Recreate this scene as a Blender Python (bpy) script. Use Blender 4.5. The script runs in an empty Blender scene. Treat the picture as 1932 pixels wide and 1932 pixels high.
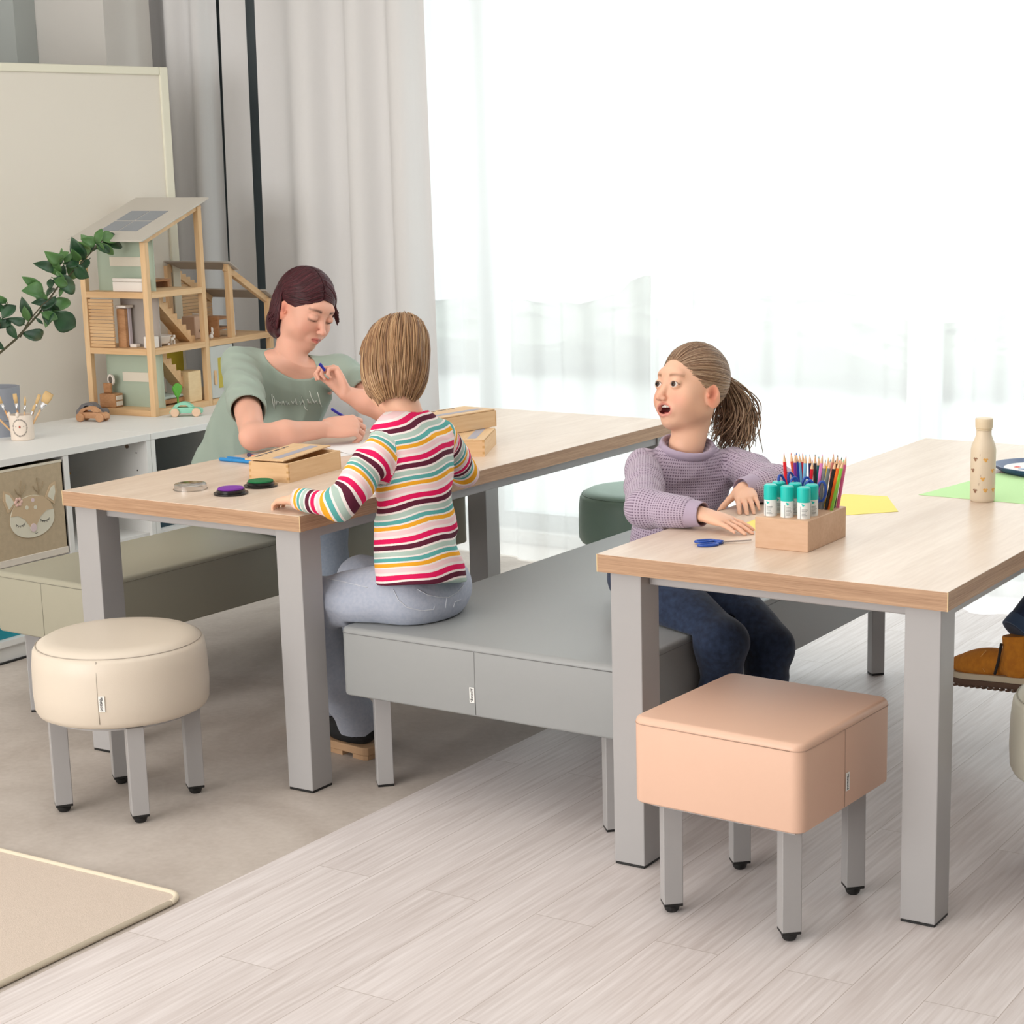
import bpy, bmesh, math, random
import numpy as np
from mathutils import Vector, Matrix
random.seed(7)
SC = bpy.context.scene
COL = SC.collection
PI = math.pi
R = math.radians

# ------------------------------------------------------------------ camera
YAW, PITCH, ROLL, EYE, FOC, PCX, PCY = .5166, -.211, -.0099, 1.5397, 3508.2, 1262.8, 1054.4
_a = PI/2 + YAW
FWD = Vector((math.cos(_a)*math.cos(PITCH), math.sin(_a)*math.cos(PITCH), math.sin(PITCH)))
_r = Vector((math.sin(_a), -math.cos(_a), 0)); _u = _r.cross(FWD)
RGT = _r*math.cos(ROLL) + _u*math.sin(ROLL)
UPV = _u*math.cos(ROLL) - _r*math.sin(ROLL)
cam = bpy.data.cameras.new('camera'); camo = bpy.data.objects.new('camera', cam); COL.objects.link(camo)
m = Matrix((RGT, UPV, -FWD)).transposed().to_4x4(); m.translation = (0, 0, EYE)
camo.matrix_world = m
cam.sensor_width = 36; cam.lens = FOC/1932*36
cam.shift_x = (966-PCX)/1932; cam.shift_y = (PCY-966)/1932
cam.clip_start = .05; cam.clip_end = 200
SC.camera = camo

# ------------------------------------------------------------------ light
w = bpy.data.worlds.new('sky'); SC.world = w; w.use_nodes = True
bg = w.node_tree.nodes['Background']; bg.inputs[0].default_value = (.93, .97, 1, 1); bg.inputs[1].default_value = 1.35
def area(name, loc, rot, sx, sy, power, col=(1, 1, 1)):
    l = bpy.data.lights.new(name, 'AREA'); l.shape = 'RECTANGLE'; l.size = sx; l.size_y = sy
    l.energy = power; l.color = col
    o = bpy.data.objects.new(name, l); COL.objects.link(o); o.location = loc; o.rotation_euler = rot
    return o
area('daylight_sky', (-1.6, 9.6, 5.2), (R(-58), 0, 0), 9.0, 3.6, 700, (.95, .98, 1))
area('front_fill', (-3.9, -2.7, 1.75), (R(84), 0, R(-7)), 4.2, 2.2, 215, (1, .985, .97))  # added soft fill behind the camera; the wall there has no windows
area('top_fill', (-2.4, 2.6, 2.96), (0, 0, 0), 4.4, 4.6, 50, (1, .98, .95))  # added overhead fill that brightens the tabletops, not a fixture
vs = SC.view_settings
vs.view_transform = 'Standard'; vs.look = 'None'; vs.gamma = 1; vs.use_curve_mapping = False; vs.exposure = 0.15
SC.render.film_transparent = False
SC.cycles.max_bounces = 8; SC.cycles.diffuse_bounces = 4; SC.cycles.glossy_bounces = 3
SC.cycles.transmission_bounces = 6; SC.cycles.transparent_max_bounces = 12
SC.cycles.use_denoising = True; SC.cycles.sample_clamp_indirect = 6

# ------------------------------------------------------------------ materials
def lin(c):
    return tuple((x/12.92 if x <= .04045 else ((x+.055)/1.055)**2.4) for x in [v/255 for v in c]) + (1,)
MATS = {}
def mat(name, c, rough=.5, metal=0, spec=.5, bump=0, bscale=200, mottle=0, mscale=6, sheen=0, coat=0, sss=0, c2=None):
    if name in MATS: return MATS[name]
    M = bpy.data.materials.new(name); M.use_nodes = True; MATS[name] = M
    nt = M.node_tree; P = nt.nodes['Principled BSDF']
    P.inputs['Base Color'].default_value = lin(c); P.inputs['Roughness'].default_value = rough
    P.inputs['Metallic'].default_value = metal; P.inputs['Specular IOR Level'].default_value = spec
    if sheen: P.inputs['Sheen Weight'].default_value = sheen
    if coat: P.inputs['Coat Weight'].default_value = coat
    if sss:
        P.inputs['Subsurface Weight'].default_value = sss; P.inputs['Subsurface Radius'].default_value = (1, .35, .2)
        P.inputs['Subsurface Scale'].default_value = .006
    tc = nt.nodes.new('ShaderNodeTexCoord')
    if bump:
        n = nt.nodes.new('ShaderNodeTexNoise'); n.inputs['Scale'].default_value = bscale; n.inputs['Detail'].default_value = 3
        b = nt.nodes.new('ShaderNodeBump'); b.inputs['Strength'].default_value = bump; b.inputs['Distance'].default_value = .002
        nt.links.new(tc.outputs['Object'], n.inputs['Vector']); nt.links.new(n.outputs[0], b.inputs['Height'])
        nt.links.new(b.outputs[0], P.inputs['Normal'])
    if mottle or c2:
        n = nt.nodes.new('ShaderNodeTexNoise'); n.inputs['Scale'].default_value = mscale; n.inputs['Detail'].default_value = 5
        r = nt.nodes.new('ShaderNodeValToRGB'); nt.links.new(tc.outputs['Object'], n.inputs['Vector'])
        nt.links.new(n.outputs[0], r.inputs[0]); nt.links.new(r.outputs[0], P.inputs['Base Color'])
        r.color_ramp.elements[0].position = .3; r.color_ramp.elements[1].position = .7
        k = lin(c2) if c2 else tuple(x*(1-mottle) for x in lin(c)[:3])+(1,)
        r.color_ramp.elements[0].color = k; r.color_ramp.elements[1].color = lin(c)
    return M
def wood(name, c1, c2, scale=(40, 2, 40), rough=.45, spec=.4, fine=.35, dist=1.2, gap=0):
    """streaky grain, long along the axis with the small scale"""
    if name in MATS: return MATS[name]
    M = bpy.data.materials.new(name); M.use_nodes = True; MATS[name] = M
    nt = M.node_tree; P = nt.nodes['Principled BSDF']; L = nt.links.new
    P.inputs['Roughness'].default_value = rough; P.inputs['Specular IOR Level'].default_value = spec
    tc = nt.nodes.new('ShaderNodeTexCoord'); mp = nt.nodes.new('ShaderNodeMapping'); mp.inputs['Scale'].default_value = scale
    L(tc.outputs['Object'], mp.inputs[0])
    n1 = nt.nodes.new('ShaderNodeTexNoise'); n1.inputs['Scale'].default_value = .35; n1.inputs['Detail'].default_value = 5; n1.inputs['Distortion'].default_value = dist
    n2 = nt.nodes.new('ShaderNodeTexNoise'); n2.inputs['Scale'].default_value = 4; n2.inputs['Detail'].default_value = 4
    L(mp.outputs[0], n1.inputs['Vector']); L(mp.outputs[0], n2.inputs['Vector'])
    mx = nt.nodes.new('ShaderNodeMix'); mx.data_type = 'FLOAT'; mx.inputs[0].default_value = fine
    L(n1.outputs[0], mx.inputs[2]); L(n2.outputs[0], mx.inputs[3])
    r = nt.nodes.new('ShaderNodeValToRGB'); r.color_ramp.elements[0].position = .36; r.color_ramp.elements[1].position = .64
    r.color_ramp.elements[0].color = lin(c2); r.color_ramp.elements[1].color = lin(c1)
    L(mx.outputs[0], r.inputs[0]); L(r.outputs[0], P.inputs['Base Color'])
    b = nt.nodes.new('ShaderNodeBump'); b.inputs['Strength'].default_value = .15; b.inputs['Distance'].default_value = .001
    L(mx.outputs[0], b.inputs['Height']); L(b.outputs[0], P.inputs['Normal'])
    return M

# ------------------------------------------------------------------ mesh helpers
def T(loc=(0, 0, 0), rz=0, rx=0, ry=0):
    return Matrix.Translation(loc) @ Matrix.Rotation(rz, 4, 'Z') @ Matrix.Rotation(ry, 4, 'Y') @ Matrix.Rotation(rx, 4, 'X')
class MB:
    def __init__(s): s.bm = bmesh.new(); s.mi = 0
    def _tail(s, n0, M):
        vs_ = list(s.bm.verts)[n0:]
        if M is not None:
            for v in vs_: v.co = M @ v.co
        return s
    def box(s, x0, x1, y0, y1, z0, z1, bev=0, seg=2, M=None):
        b = bmesh.new()
        bmesh.ops.create_cube(b, size=1)
        for v in b.verts: v.co = Vector(((x0+x1)/2+v.co.x*(x1-x0), (y0+y1)/2+v.co.y*(y1-y0), (z0+z1)/2+v.co.z*(z1-z0)))
        if bev: bmesh.ops.bevel(b, geom=list(b.edges), offset=bev, segments=seg, profile=.5, affect='EDGES')
        return s.add(b, M)
    def add(s, b, M=None):
        if M is not None: bmesh.ops.transform(b, matrix=M, verts=b.verts)
        me = bpy.data.meshes.new('t'); b.to_mesh(me); b.free()
        k = len(s.bm.faces); s.bm.from_mesh(me); bpy.data.meshes.remove(me)
        if s.mi:
            s.bm.faces.ensure_lookup_table()
            for f in s.bm.faces[k:]: f.material_index = s.mi
        return s
    def cyl(s, p0, p1, r0, r1=None, n=24, caps=True):
        r1 = r0 if r1 is None else r1
        p0 = Vector(p0); p1 = Vector(p1); d = p1-p0
        b = bmesh.new(); bmesh.ops.create_cone(b, cap_ends=caps, segments=n, radius1=r0, radius2=r1, depth=d.length)
        M = Matrix.Translation((p0+p1)/2) @ Vector((0, 0, 1)).rotation_difference(d).to_matrix().to_4x4()
        return s.add(b, M)
    def sph(s, c, r, M=None, u=20, v=12):
        b = bmesh.new(); bmesh.ops.create_uvsphere(b, u_segments=u, v_segments=v, radius=1)
        r = (r, r, r) if not hasattr(r, '__len__') else r
        X = Matrix.Translation(c) @ Matrix.Diagonal((*r, 1))
        if M is not None: X = M @ X
        return s.add(b, X)
    def lathe(s, prof, c=(0, 0, 0), n=48, M=None, close=True):
        b = bmesh.new(); rings = []
        for r, z in prof:
            rings.append([b.verts.new((r*math.cos(2*PI*i/n), r*math.sin(2*PI*i/n), z)) for i in range(n)] if r > 1e-6 else [b.verts.new((0, 0, z))])
        for A, B in zip(rings, rings[1:]):
            for i in range(n):
                j = (i+1) % n
                q = [A[i % len(A)], A[j % len(A)], B[j % len(B)], B[i % len(B)]]
                q2 = []
                for v in q:
                    if v not in q2: q2.append(v)
                if len(q2) > 2: b.faces.new(q2)
        X = Matrix.Translation(c)
        if M is not None: X = M @ X
        return s.add(b, X)
    def tube(s, pts, rad, n=8, caps=True, flat=1.0, nrm=None):
        pts = [Vector(p) for p in pts]; k = len(pts)
        rad = [rad]*k if not hasattr(rad, '__len__') else rad
        b = bmesh.new(); rings = []; up = None
        for i, p in enumerate(pts):
            t = (pts[min(i+1, k-1)]-pts[max(i-1, 0)]).normalized()
            if up is None: up = (Vector(nrm) if nrm is not None else (Vector((0, 0, 1)) if abs(t.z) < .9 else Vector((1, 0, 0))))
            x = t.cross(up).normalized() if t.cross(up).length > 1e-6 else t.orthogonal().normalized()
            up = x.cross(t).normalized()
            rings.append([b.verts.new(p + (x*math.cos(2*PI*j/n) + up*math.sin(2*PI*j/n)*flat)*rad[i]) for j in range(n)])
        for A, B in zip(rings, rings[1:]):
            for j in range(n): b.faces.new((A[j], A[(j+1) % n], B[(j+1) % n], B[j]))
        if caps:
            b.faces.new(rings[0][::-1]); b.faces.new(rings[-1])
        return s.add(b)
    def prism(s, poly, z0, z1, M=None, bev=0):
        b = bmesh.new(); vs_ = [b.verts.new((x, y, z0)) for x, y in poly]; f = b.faces.new(vs_)
        r = bmesh.ops.extrude_face_region(b, geom=[f]); 
        for v in r['geom']:
            if isinstance(v, bmesh.types.BMVert): v.co.z = z1
        bmesh.ops.recalc_face_normals(b, faces=b.faces)
        if bev: bmesh.ops.bevel(b, geom=list(b.edges), offset=bev, segments=2, profile=.5, affect='EDGES')
        return s.add(b, M)
    def text(s, txt, size, M, ext=.0002):
        c = bpy.data.curves.new('t', 'FONT'); c.body = txt; c.size = size; c.extrude = ext; c.offset = size*.022; c.align_x = 'CENTER'; c.align_y = 'CENTER'
        o = bpy.data.objects.new('t', c); me = bpy.data.meshes.new_from_object(o)
        b = bmesh.new(); b.from_mesh(me); bpy.data.objects.remove(o); bpy.data.curves.remove(c); bpy.data.meshes.remove(me)
        return s.add(b, M)
    def build(s, name, m, parent=None, smooth=False, loc=None, rz=0):
        me = bpy.data.meshes.new(name)
        bmesh.ops.recalc_face_normals(s.bm, faces=s.bm.faces) if not getattr(s, 'keep', False) else None
        s.bm.to_mesh(me); s.bm.free()
        for q in (m if isinstance(m, (list, tuple)) else [m]): me.materials.append(q)
        if smooth:
            for p in me.polygons: p.use_smooth = True
            if smooth != 1: me.set_sharp_from_angle(angle=smooth)
        o = bpy.data.objects.new(name, me); COL.objects.link(o)
        if parent: o.parent = parent
        if loc is not None: o.location = loc
        if rz: o.rotation_euler = (0, 0, rz)
        return o
SM = R(40)
def tag(o, label, cat, group=None, kind=None):
    if label: o['label'] = label
    if cat: o['category'] = cat
    if group: o['group'] = group
    if kind: o['kind'] = kind
    return o
def thing(name, label, cat, loc=(0, 0, 0), rz=0, group=None):
    o = bpy.data.objects.new(name, None); COL.objects.link(o); o.location = loc; o.rotation_euler = (0, 0, rz)
    o.empty_display_size = .05
    return tag(o, label, cat, group)
def struct(o): o['kind'] = 'structure'; return o
def dup(src, loc, rz, label, group=None):
    r = src.copy(); COL.objects.link(r); r.location = loc; r.rotation_euler = (0, 0, rz); r['label'] = label
    if group: r['group'] = group
    for ch in list(src.children):
        c = ch.copy(); COL.objects.link(c); c.parent = r
        for g in list(ch.children):
            d = g.copy(); COL.objects.link(d); d.parent = c
    return r

# ------------------------------------------------------------------ palette
M_top = wood('oak_top', (230, 211, 193), (212, 189, 169), (26, 2.2, 26), rough=.32, spec=.5)
M_edge = wood('oak_edge', (196, 160, 128), (152, 116, 88), (3, 3, 260), rough=.5, fine=.55)
M_line = mat('edge_line', (222, 196, 150), .5)
M_grey = mat('grey_metal', (168, 166, 166), .38, 0, .5, bump=.04, bscale=600)
M_black = mat('black_plastic', (22, 22, 22), .5)
M_white = mat('white_board', (232, 232, 230), .5)
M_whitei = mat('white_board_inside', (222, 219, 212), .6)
M_paint = mat('white_paint', (226, 224, 219), .85)
M_tag = mat('white_tag', (238, 236, 232), .7)
M_ink = mat('ink', (24, 22, 30), .6)
M_pine = wood('pine', (232, 200, 158), (214, 174, 128), (30, 30, 2.2), rough=.55)
M_piney = wood('pine_y', (232, 200, 158), (214, 174, 128), (30, 2.2, 30), rough=.55)
M_pinex = wood('pine_x', (226, 190, 146), (208, 166, 120), (2.2, 30, 30), rough=.55)
M_paper = mat('paper', (240, 238, 238), .7)

# ------------------------------------------------------------------ floor
def planks():
    M = bpy.data.materials.new('plank_floor'); M.use_nodes = True; nt = M.node_tree; L = nt.links.new; P = nt.nodes['Principled BSDF']
    tc = nt.nodes.new('ShaderNodeTexCoord')
    mp = nt.nodes.new('ShaderNodeMapping'); mp.inputs['Rotation'].default_value = (0, 0, R(90)); mp.inputs['Location'].default_value = (0, .025, 0)
    L(tc.outputs['Object'], mp.inputs[0])
    br = nt.nodes.new('ShaderNodeTexBrick'); br.offset = .37; br.inputs['Scale'].default_value = 1
    br.inputs['Brick Width'].default_value = 1.28; br.inputs['Row Height'].default_value = .145
    br.inputs['Mortar Size'].default_value = .0011; br.inputs['Mortar Smooth'].default_value = .3; br.inputs['Bias'].default_value = 0
    br.inputs['Color1'].default_value = (0, 0, 0, 1); br.inputs['Color2'].default_value = (1, 1, 1, 1); br.inputs['Mortar'].default_value = (.5, .5, .5, 1)
    L(mp.outputs[0], br.inputs['Vector'])
    # grain: shifted per plank
    add = nt.nodes.new('ShaderNodeVectorMath'); add.operation = 'MULTIPLY_ADD'
    L(br.outputs['Color'], add.inputs[0]); add.inputs[1].default_value = (3.7, 9.1, 5.3); L(tc.outputs['Object'], add.inputs[2])
    mg = nt.nodes.new('ShaderNodeMapping'); mg.inputs['Scale'].default_value = (14, .9, 1); L(add.outputs[0], mg.inputs[0])
    n1 = nt.nodes.new('ShaderNodeTexNoise'); n1.inputs['Scale'].default_value = 1; n1.inputs['Detail'].default_value = 3; n1.inputs['Distortion'].default_value = .8
    L(mg.outputs[0], n1.inputs['Vector'])
    mul = nt.nodes.new('ShaderNodeMath'); mul.operation = 'MULTIPLY'; mul.inputs[1].default_value = 46; L(n1.outputs[0], mul.inputs[0])
    sn = nt.nodes.new('ShaderNodeMath'); sn.operation = 'SINE'; L(mul.outputs[0], sn.inputs[0])
    mg2 = nt.nodes.new('ShaderNodeMapping'); mg2.inputs['Scale'].default_value = (120, 4, 1); L(add.outputs[0], mg2.inputs[0])
    n2 = nt.nodes.new('ShaderNodeTexNoise'); n2.inputs['Scale'].default_value = 1; n2.inputs['Detail'].default_value = 4; L(mg2.outputs[0], n2.inputs['Vector'])
    m1 = nt.nodes.new('ShaderNodeMath'); m1.operation = 'MULTIPLY_ADD'; L(sn.outputs[0], m1.inputs[0]); m1.inputs[1].default_value = .07; L(n2.outputs[0], m1.inputs[2])
    m2 = nt.nodes.new('ShaderNodeMath'); m2.operation = 'MULTIPLY_ADD'; L(br.outputs['Color'], m2.inputs[0]); m2.inputs[1].default_value = .16; L(m1.outputs[0], m2.inputs[2])
    rp = nt.nodes.new('ShaderNodeValToRGB'); e = rp.color_ramp.elements; e[0].position = .3; e[1].position = .85
    e[0].color = lin((203, 193, 190)); e[1].color = lin((229, 222, 221)); L(m2.outputs[0], rp.inputs[0])
    mx = nt.nodes.new('ShaderNodeMix'); mx.data_type = 'RGBA'; L(br.outputs['Fac'], mx.inputs[0]); L(rp.outputs[0], mx.inputs[6]); mx.inputs[7].default_value = lin((184, 172, 166))
    L(mx.outputs[2], P.inputs['Base Color']); P.inputs['Roughness'].default_value = .42; P.inputs['Specular IOR Level'].default_value = .45
    b = nt.nodes.new('ShaderNodeBump'); b.inputs['Strength'].default_value = .1; b.inputs['Distance'].default_value = .002; L(m1.outputs[0], b.inputs['Height']); L(b.outputs[0], P.inputs['Normal'])
    return M
def vinyl():
    M = bpy.data.materials.new('stone_vinyl'); M.use_nodes = True; nt = M.node_tree; L = nt.links.new; P = nt.nodes['Principled BSDF']
    tc = nt.nodes.new('ShaderNodeTexCoord')
    n1 = nt.nodes.new('ShaderNodeTexNoise'); n1.inputs['Scale'].default_value = 2.6; n1.inputs['Detail'].default_value = 8; n1.inputs['Roughness'].default_value = .62; n1.inputs['Distortion'].default_value = .5
    L(tc.outputs['Object'], n1.inputs['Vector'])
    n2 = nt.nodes.new('ShaderNodeTexNoise'); n2.inputs['Scale'].default_value = 60; n2.inputs['Detail'].default_value = 4; L(tc.outputs['Object'], n2.inputs['Vector'])
    ma = nt.nodes.new('ShaderNodeMath'); ma.operation = 'MULTIPLY_ADD'; L(n2.outputs[0], ma.inputs[0]); ma.inputs[1].default_value = .25; L(n1.outputs[0], ma.inputs[2])
    rp = nt.nodes.new('ShaderNodeValToRGB'); e = rp.color_ramp.elements; e[0].position = .45; e[1].position = .8
    e[0].color = lin((176, 165, 156)); e[1].color = lin((204, 195, 187)); L(ma.outputs[0], rp.inputs[0])
    L(rp.outputs[0], P.inputs['Base Color']); P.inputs['Roughness'].default_value = .55; P.inputs['Specular IOR Level'].default_value = .35
    return M
XB = -2.745
b = MB().box(XB, 3.2, -3.2, 6.6, -.02, 0); struct(b.build('floor', planks()))
b = MB().box(-6.4, XB, -3.2, 6.6, -.02, 0); struct(b.build('floor', vinyl()))
# walls
struct(MB().box(-6.5, -6.4, -3.2, 6.7, -.02, 3.0).build('wall_left', M_paint))
struct(MB().box(3.2, 3.3, -3.2, 6.7, -.02, 3.0).build('wall_right', mat('right_wall_low_bounce', (150, 146, 140), .85)))  # unseen wall, made darker to cut bounce from the right
struct(MB().box(-6.4, 3.2, -3.3, -3.2, -.02, 3.0).build('wall_front', M_paint))
struct(MB().box(-6.5, 3.3, -3.3, 6.8, 3.0, 3.1).build('ceiling', M_paint))
b = MB(); b.box(-6.4, -5.35, 6.25, 6.6, 0, 3.0); b.box(-5.35, 3.2, 6.25, 6.6, 2.78, 3.0); b.box(-5.35, 3.2, 6.25, 6.6, 0, .05); b.box(2.0, 3.2, 6.25, 6.6, .05, 2.78)
struct(b.build('wall_back', M_paint))
# left wall: pier placed to face the added fill behind the camera, grey panel beside it
struct(MB().box(-6.4, -5.70, 5.55, 5.80, 0, 3.0).build('trim_1', mat('pier_paint', (222, 219, 214), .85)))
struct(MB().box(-6.4, -6.08, 5.44, 5.549, 0, 3.0).build('trim_2', mat('grey_panel', (186, 192, 190), .7)))
# window frames with panes behind the sheers
M_frame = mat('window_frame', (176, 182, 182), .5)
M_glass = bpy.data.materials.new('pane_glass'); M_glass.use_nodes = True
nt = M_glass.node_tree; nt.nodes.clear(); o_ = nt.nodes.new('ShaderNodeOutputMaterial'); mx = nt.nodes.new('ShaderNodeMixShader')
tr = nt.nodes.new('ShaderNodeBsdfTransparent'); tr.inputs[0].default_value = (.97, .99, .98, 1); gl = nt.nodes.new('ShaderNodeBsdfGlossy'); gl.inputs['Roughness'].default_value = .02
mx.inputs[0].default_value = .05; nt.links.new(tr.outputs[0], mx.inputs[1]); nt.links.new(gl.outputs[0], mx.inputs[2]); nt.links.new(mx.outputs[0], o_.inputs[0])
xs = [-5.3, -4.42, -3.56, -2.52, -1.5, -.4, .8, 1.98]
for i, (xa, xb) in enumerate(zip(xs, xs[1:])):
    b = MB(); 
    b.box(xa, xa+.055, 6.3, 6.37, .05, 2.78); b.box(xb-.055, xb, 6.3, 6.37, .05, 2.78); b.box(xa+.055, xb-.055, 6.3, 6.37, .05, .12); b.box(xa+.055, xb-.055, 6.3, 6.37, 2.71, 2.78)
    f = struct(b.build('window_%d' % (i+1), M_frame))
    MB().box(xa+.055, xb-.055, 6.333, 6.339, .12, 2.71).build('pane', M_glass, f)
# outside: paving and a planted strip that shows faintly through the sheers
struct(MB().box(-14, 8, 6.6, 16, -.25, -.05).build('ground', mat('outside_paving', (196, 196, 192), .9)))
hb = bmesh.new(); bmesh.ops.create_grid(hb, x_segments=120, y_segments=16, size=.5)
rr = random.Random(3)
for v in hb.verts:
    x, y = v.co.x*20-3, v.co.y
    v.co = Vector((x, 11.6+abs(y)*.9+.16*math.sin(x*3.1)+rr.uniform(-.08, .08), -.05+(y+.5)*(.62+.10*math.sin(x*1.7)+.06*math.sin(x*4.3)+rr.uniform(-.03, .03))))
q = MB(); q.add(hb); tag(q.build('hedge', mat('hedge_green', (150, 158, 140), .9, mottle=.4, mscale=9)), None, None, kind='stuff')

# ------------------------------------------------------------------ curtains
def curtain(name, x0, x1, y, z0, z1, amp, per, mtl, label, seed, nz=10, cat='curtain', lean0=0, lean1=0, group=None, sharp=1.0, ph=0):
    rg = random.Random(seed); n = int((x1-x0)/.008)
    fs = [(amp*rg.uniform(.5, 1), per*rg.uniform(.75, 1.4), rg.uniform(0, 6)) for _ in range(3)]
    bm_ = bmesh.new(); rows = []
    for j in range(nz+1):
        t = j/nz; row = []
        for i in range(n+1):
            s = i/n; x = x0+(x1-x0)*s + (lean0*(1-s)+lean1*s)*(1-t)
            g = 0
            for a, p, f in fs: g += a*math.sin(2*PI*(x0+(x1-x0)*s)/p+f+.25*math.sin(t*2+f))
            g = math.tanh(g/amp*sharp)*amp*(1.12-.25*t)
            row.append(bm_.verts.new((x, y+g, z0+(z1-z0)*t)))
        rows.append(row)
    for A, B in zip(rows, rows[1:]):
        for i in range(n): bm_.faces.new((A[i], A[i+1], B[i+1], B[i]))
    q = MB(); q.add(bm_); q.keep = True
    o = q.build(name, mtl, smooth=True)
    return tag(o, label, cat, group)
M_cur = mat('curtain_cloth', (222, 221, 221), .85, bump=.08, bscale=300, sheen=.1)
G = 'grey curtain lengths left of the sheers'
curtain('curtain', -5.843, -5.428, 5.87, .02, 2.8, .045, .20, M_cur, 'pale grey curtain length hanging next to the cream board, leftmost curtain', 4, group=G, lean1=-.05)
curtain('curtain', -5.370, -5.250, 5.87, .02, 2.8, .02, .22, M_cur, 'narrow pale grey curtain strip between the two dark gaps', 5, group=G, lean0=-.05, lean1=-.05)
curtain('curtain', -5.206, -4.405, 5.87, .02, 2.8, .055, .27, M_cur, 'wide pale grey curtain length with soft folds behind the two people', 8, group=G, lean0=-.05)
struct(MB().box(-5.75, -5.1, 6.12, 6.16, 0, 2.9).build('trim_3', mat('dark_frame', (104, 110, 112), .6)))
def sheer():
    M = bpy.data.materials.new('sheer_voile'); M.use_nodes = True; nt = M.node_tree; nt.nodes.clear(); L = nt.links.new
    o = nt.nodes.new('ShaderNodeOutputMaterial'); tr = nt.nodes.new('ShaderNodeBsdfTransparent'); tl = nt.nodes.new('ShaderNodeBsdfTranslucent'); df = nt.nodes.new('ShaderNodeBsdfDiffuse')
    tl.inputs[0].default_value = (.97, .98, .98, 1); df.inputs[0].default_value = (.95, .95, .95, 1)
    a = nt.nodes.new('ShaderNodeMixShader'); a.inputs[0].default_value = .45; L(tl.outputs[0], a.inputs[1]); L(df.outputs[0], a.inputs[2])
    c = nt.nodes.new('ShaderNodeMixShader'); c.inputs[0].default_value = .70; L(tr.outputs[0], c.inputs[1]); L(a.outputs[0], c.inputs[2]); L(c.outputs[0], o.inputs[0])
    return M
M_sh = sheer(); G = 'white sheers across the windows'
curtain('sheer_curtain', -4.5, -3.478, 5.98, .005, 2.8, .022, .21, M_sh, 'white sheer curtain nearest the grey curtain', 11, group=G, lean0=0, lean1=0, cat='sheer curtain')
curtain('sheer_curtain', -3.462, -2.42, 5.99, .005, 2.8, .022, .24, M_sh, 'white sheer curtain behind the girl in purple', 12, group=G, lean0=-.035, cat='sheer curtain')
curtain('sheer_curtain', -2.45, -1.2, 5.97, .005, 2.8, .025, .2, M_sh, 'white sheer curtain behind the cream bottle on the right table', 13, group=G, cat='sheer curtain')
curtain('sheer_curtain', -1.22, .3, 5.98, .005, 2.8, .025, .22, M_sh, 'white sheer curtain at the far right window', 14, group=G, cat='sheer curtain')

# ------------------------------------------------------------------ rug
def rug():
    t = thing('rug', 'flat beige woven rug with a pale bound edge in the near left corner', 'rug', (0, 0, 0))
    x0, x1, y0, y1, r = -5.6, -2.757, .4, 2.752, .05
    def rr_(d):
        pts = []
        for cx, cy, a in ((x1-r, y1-r, 0), (x0+r, y1-r, 90), (x0+r, y0+r, 180), (x1-r, y0+r, 270)):
            for k in range(7): pts.append((cx+(r-d)*math.cos(R(a+k*15)), cy+(r-d)*math.sin(R(a+k*15))))
        return pts
    MB().prism(rr_(.004), .001, .008).build('weave', mat('rug_weave', (212, 197, 184), .95, bump=.5, bscale=420, c2=(201, 186, 172), mscale=300), t)
    p = rr_(.006); p = [(a, b, .007) for a, b in p]+[(p[0][0], p[0][1], .007)]
    MB().tube(p, .0065, n=8, nrm=(0, 0, 1)).build('binding', mat('rug_binding', (222, 210, 188), .9, bump=.4, bscale=500), t, smooth=True)
rug()

# ------------------------------------------------------------------ cream board behind the shelf
def board():
    P0 = Vector((-5.27, 5.42, 0)); d = (Vector((-5.485, 4.826, 0))-Vector((-5.30, 5.425, 0))).normalized()
    ang = math.atan2(d.y, d.x)
    t = thing('partition_board', 'large cream board with a raised pale frame standing behind the shelf', 'board', P0, ang)
    Lh, H = 2.6, 1.905; f = .03
    MB().box(.0, Lh, -.012, .012, .02, H-.01).build('panel', mat('cream_board', (224, 219, 208), .55), t)
    b = MB(); b.box(-.004, f, -.022, .022, 0, H, .004); b.box(f, Lh, -.022, .022, H-f, H, .004); b.box(f, Lh, -.022, .022, 0, f, .004)
    b.build('frame', mat('cream_frame', (228, 226, 208), .5), t)
board()
# ------------------------------------------------------------------ tables
TH = .0395; TZ = .7114
def table(name, label, x, y, w_, d_):
    t = thing('table', label, 'table', (x, y, 0), 0, 'oak topped tables with square grey legs')
    b = MB(); b.box(0, w_, 0, d_, TZ-.0012, TZ); b.build('tabletop', M_top, t)
    e = MB(); e.box(0, w_, 0, d_, TZ-TH, TZ-.0012); eo = e.build('edge_band', [M_edge, M_line], t)
    for xe in (0, w_): MB().box(xe-.0009, xe+.0009, -.0006, .0012, TZ-TH, TZ).build('edge_trim', M_line, t)
    i, L_ = .0203, .0772
    for px, py in ((i, i), (w_-i-L_, i), (i, d_-i-L_), (w_-i-L_, d_-i-L_)):
        lg = MB().box(px, px+L_, py, py+L_, .006, TZ-TH, .0022, 2).build('leg', M_grey, t)
        MB().box(px+.001, px+L_-.001, py+.001, py+L_-.001, 0, .006, .001, 1).build('foot_cap', M_black, lg)
    z1 = TZ-TH; z0 = z1-.03; q = i+L_
    b = MB().box(q, w_-q, i+.034, i+.064, z0, z1, .003, 2).build('rail', M_grey, t)
    b = MB().box(q, w_-q, d_-i-.064, d_-i-.034, z0, z1, .003, 2).build('rail', M_grey, t)
    b = MB().box(i+.034, i+.064, q, d_-q, z0, z1, .003, 2).build('rail', M_grey, t)
    b = MB().box(w_-i-.036, w_-i-.006, q, d_-q, z0, z1, .003, 2).build('rail', M_grey, t)
    return t
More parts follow.
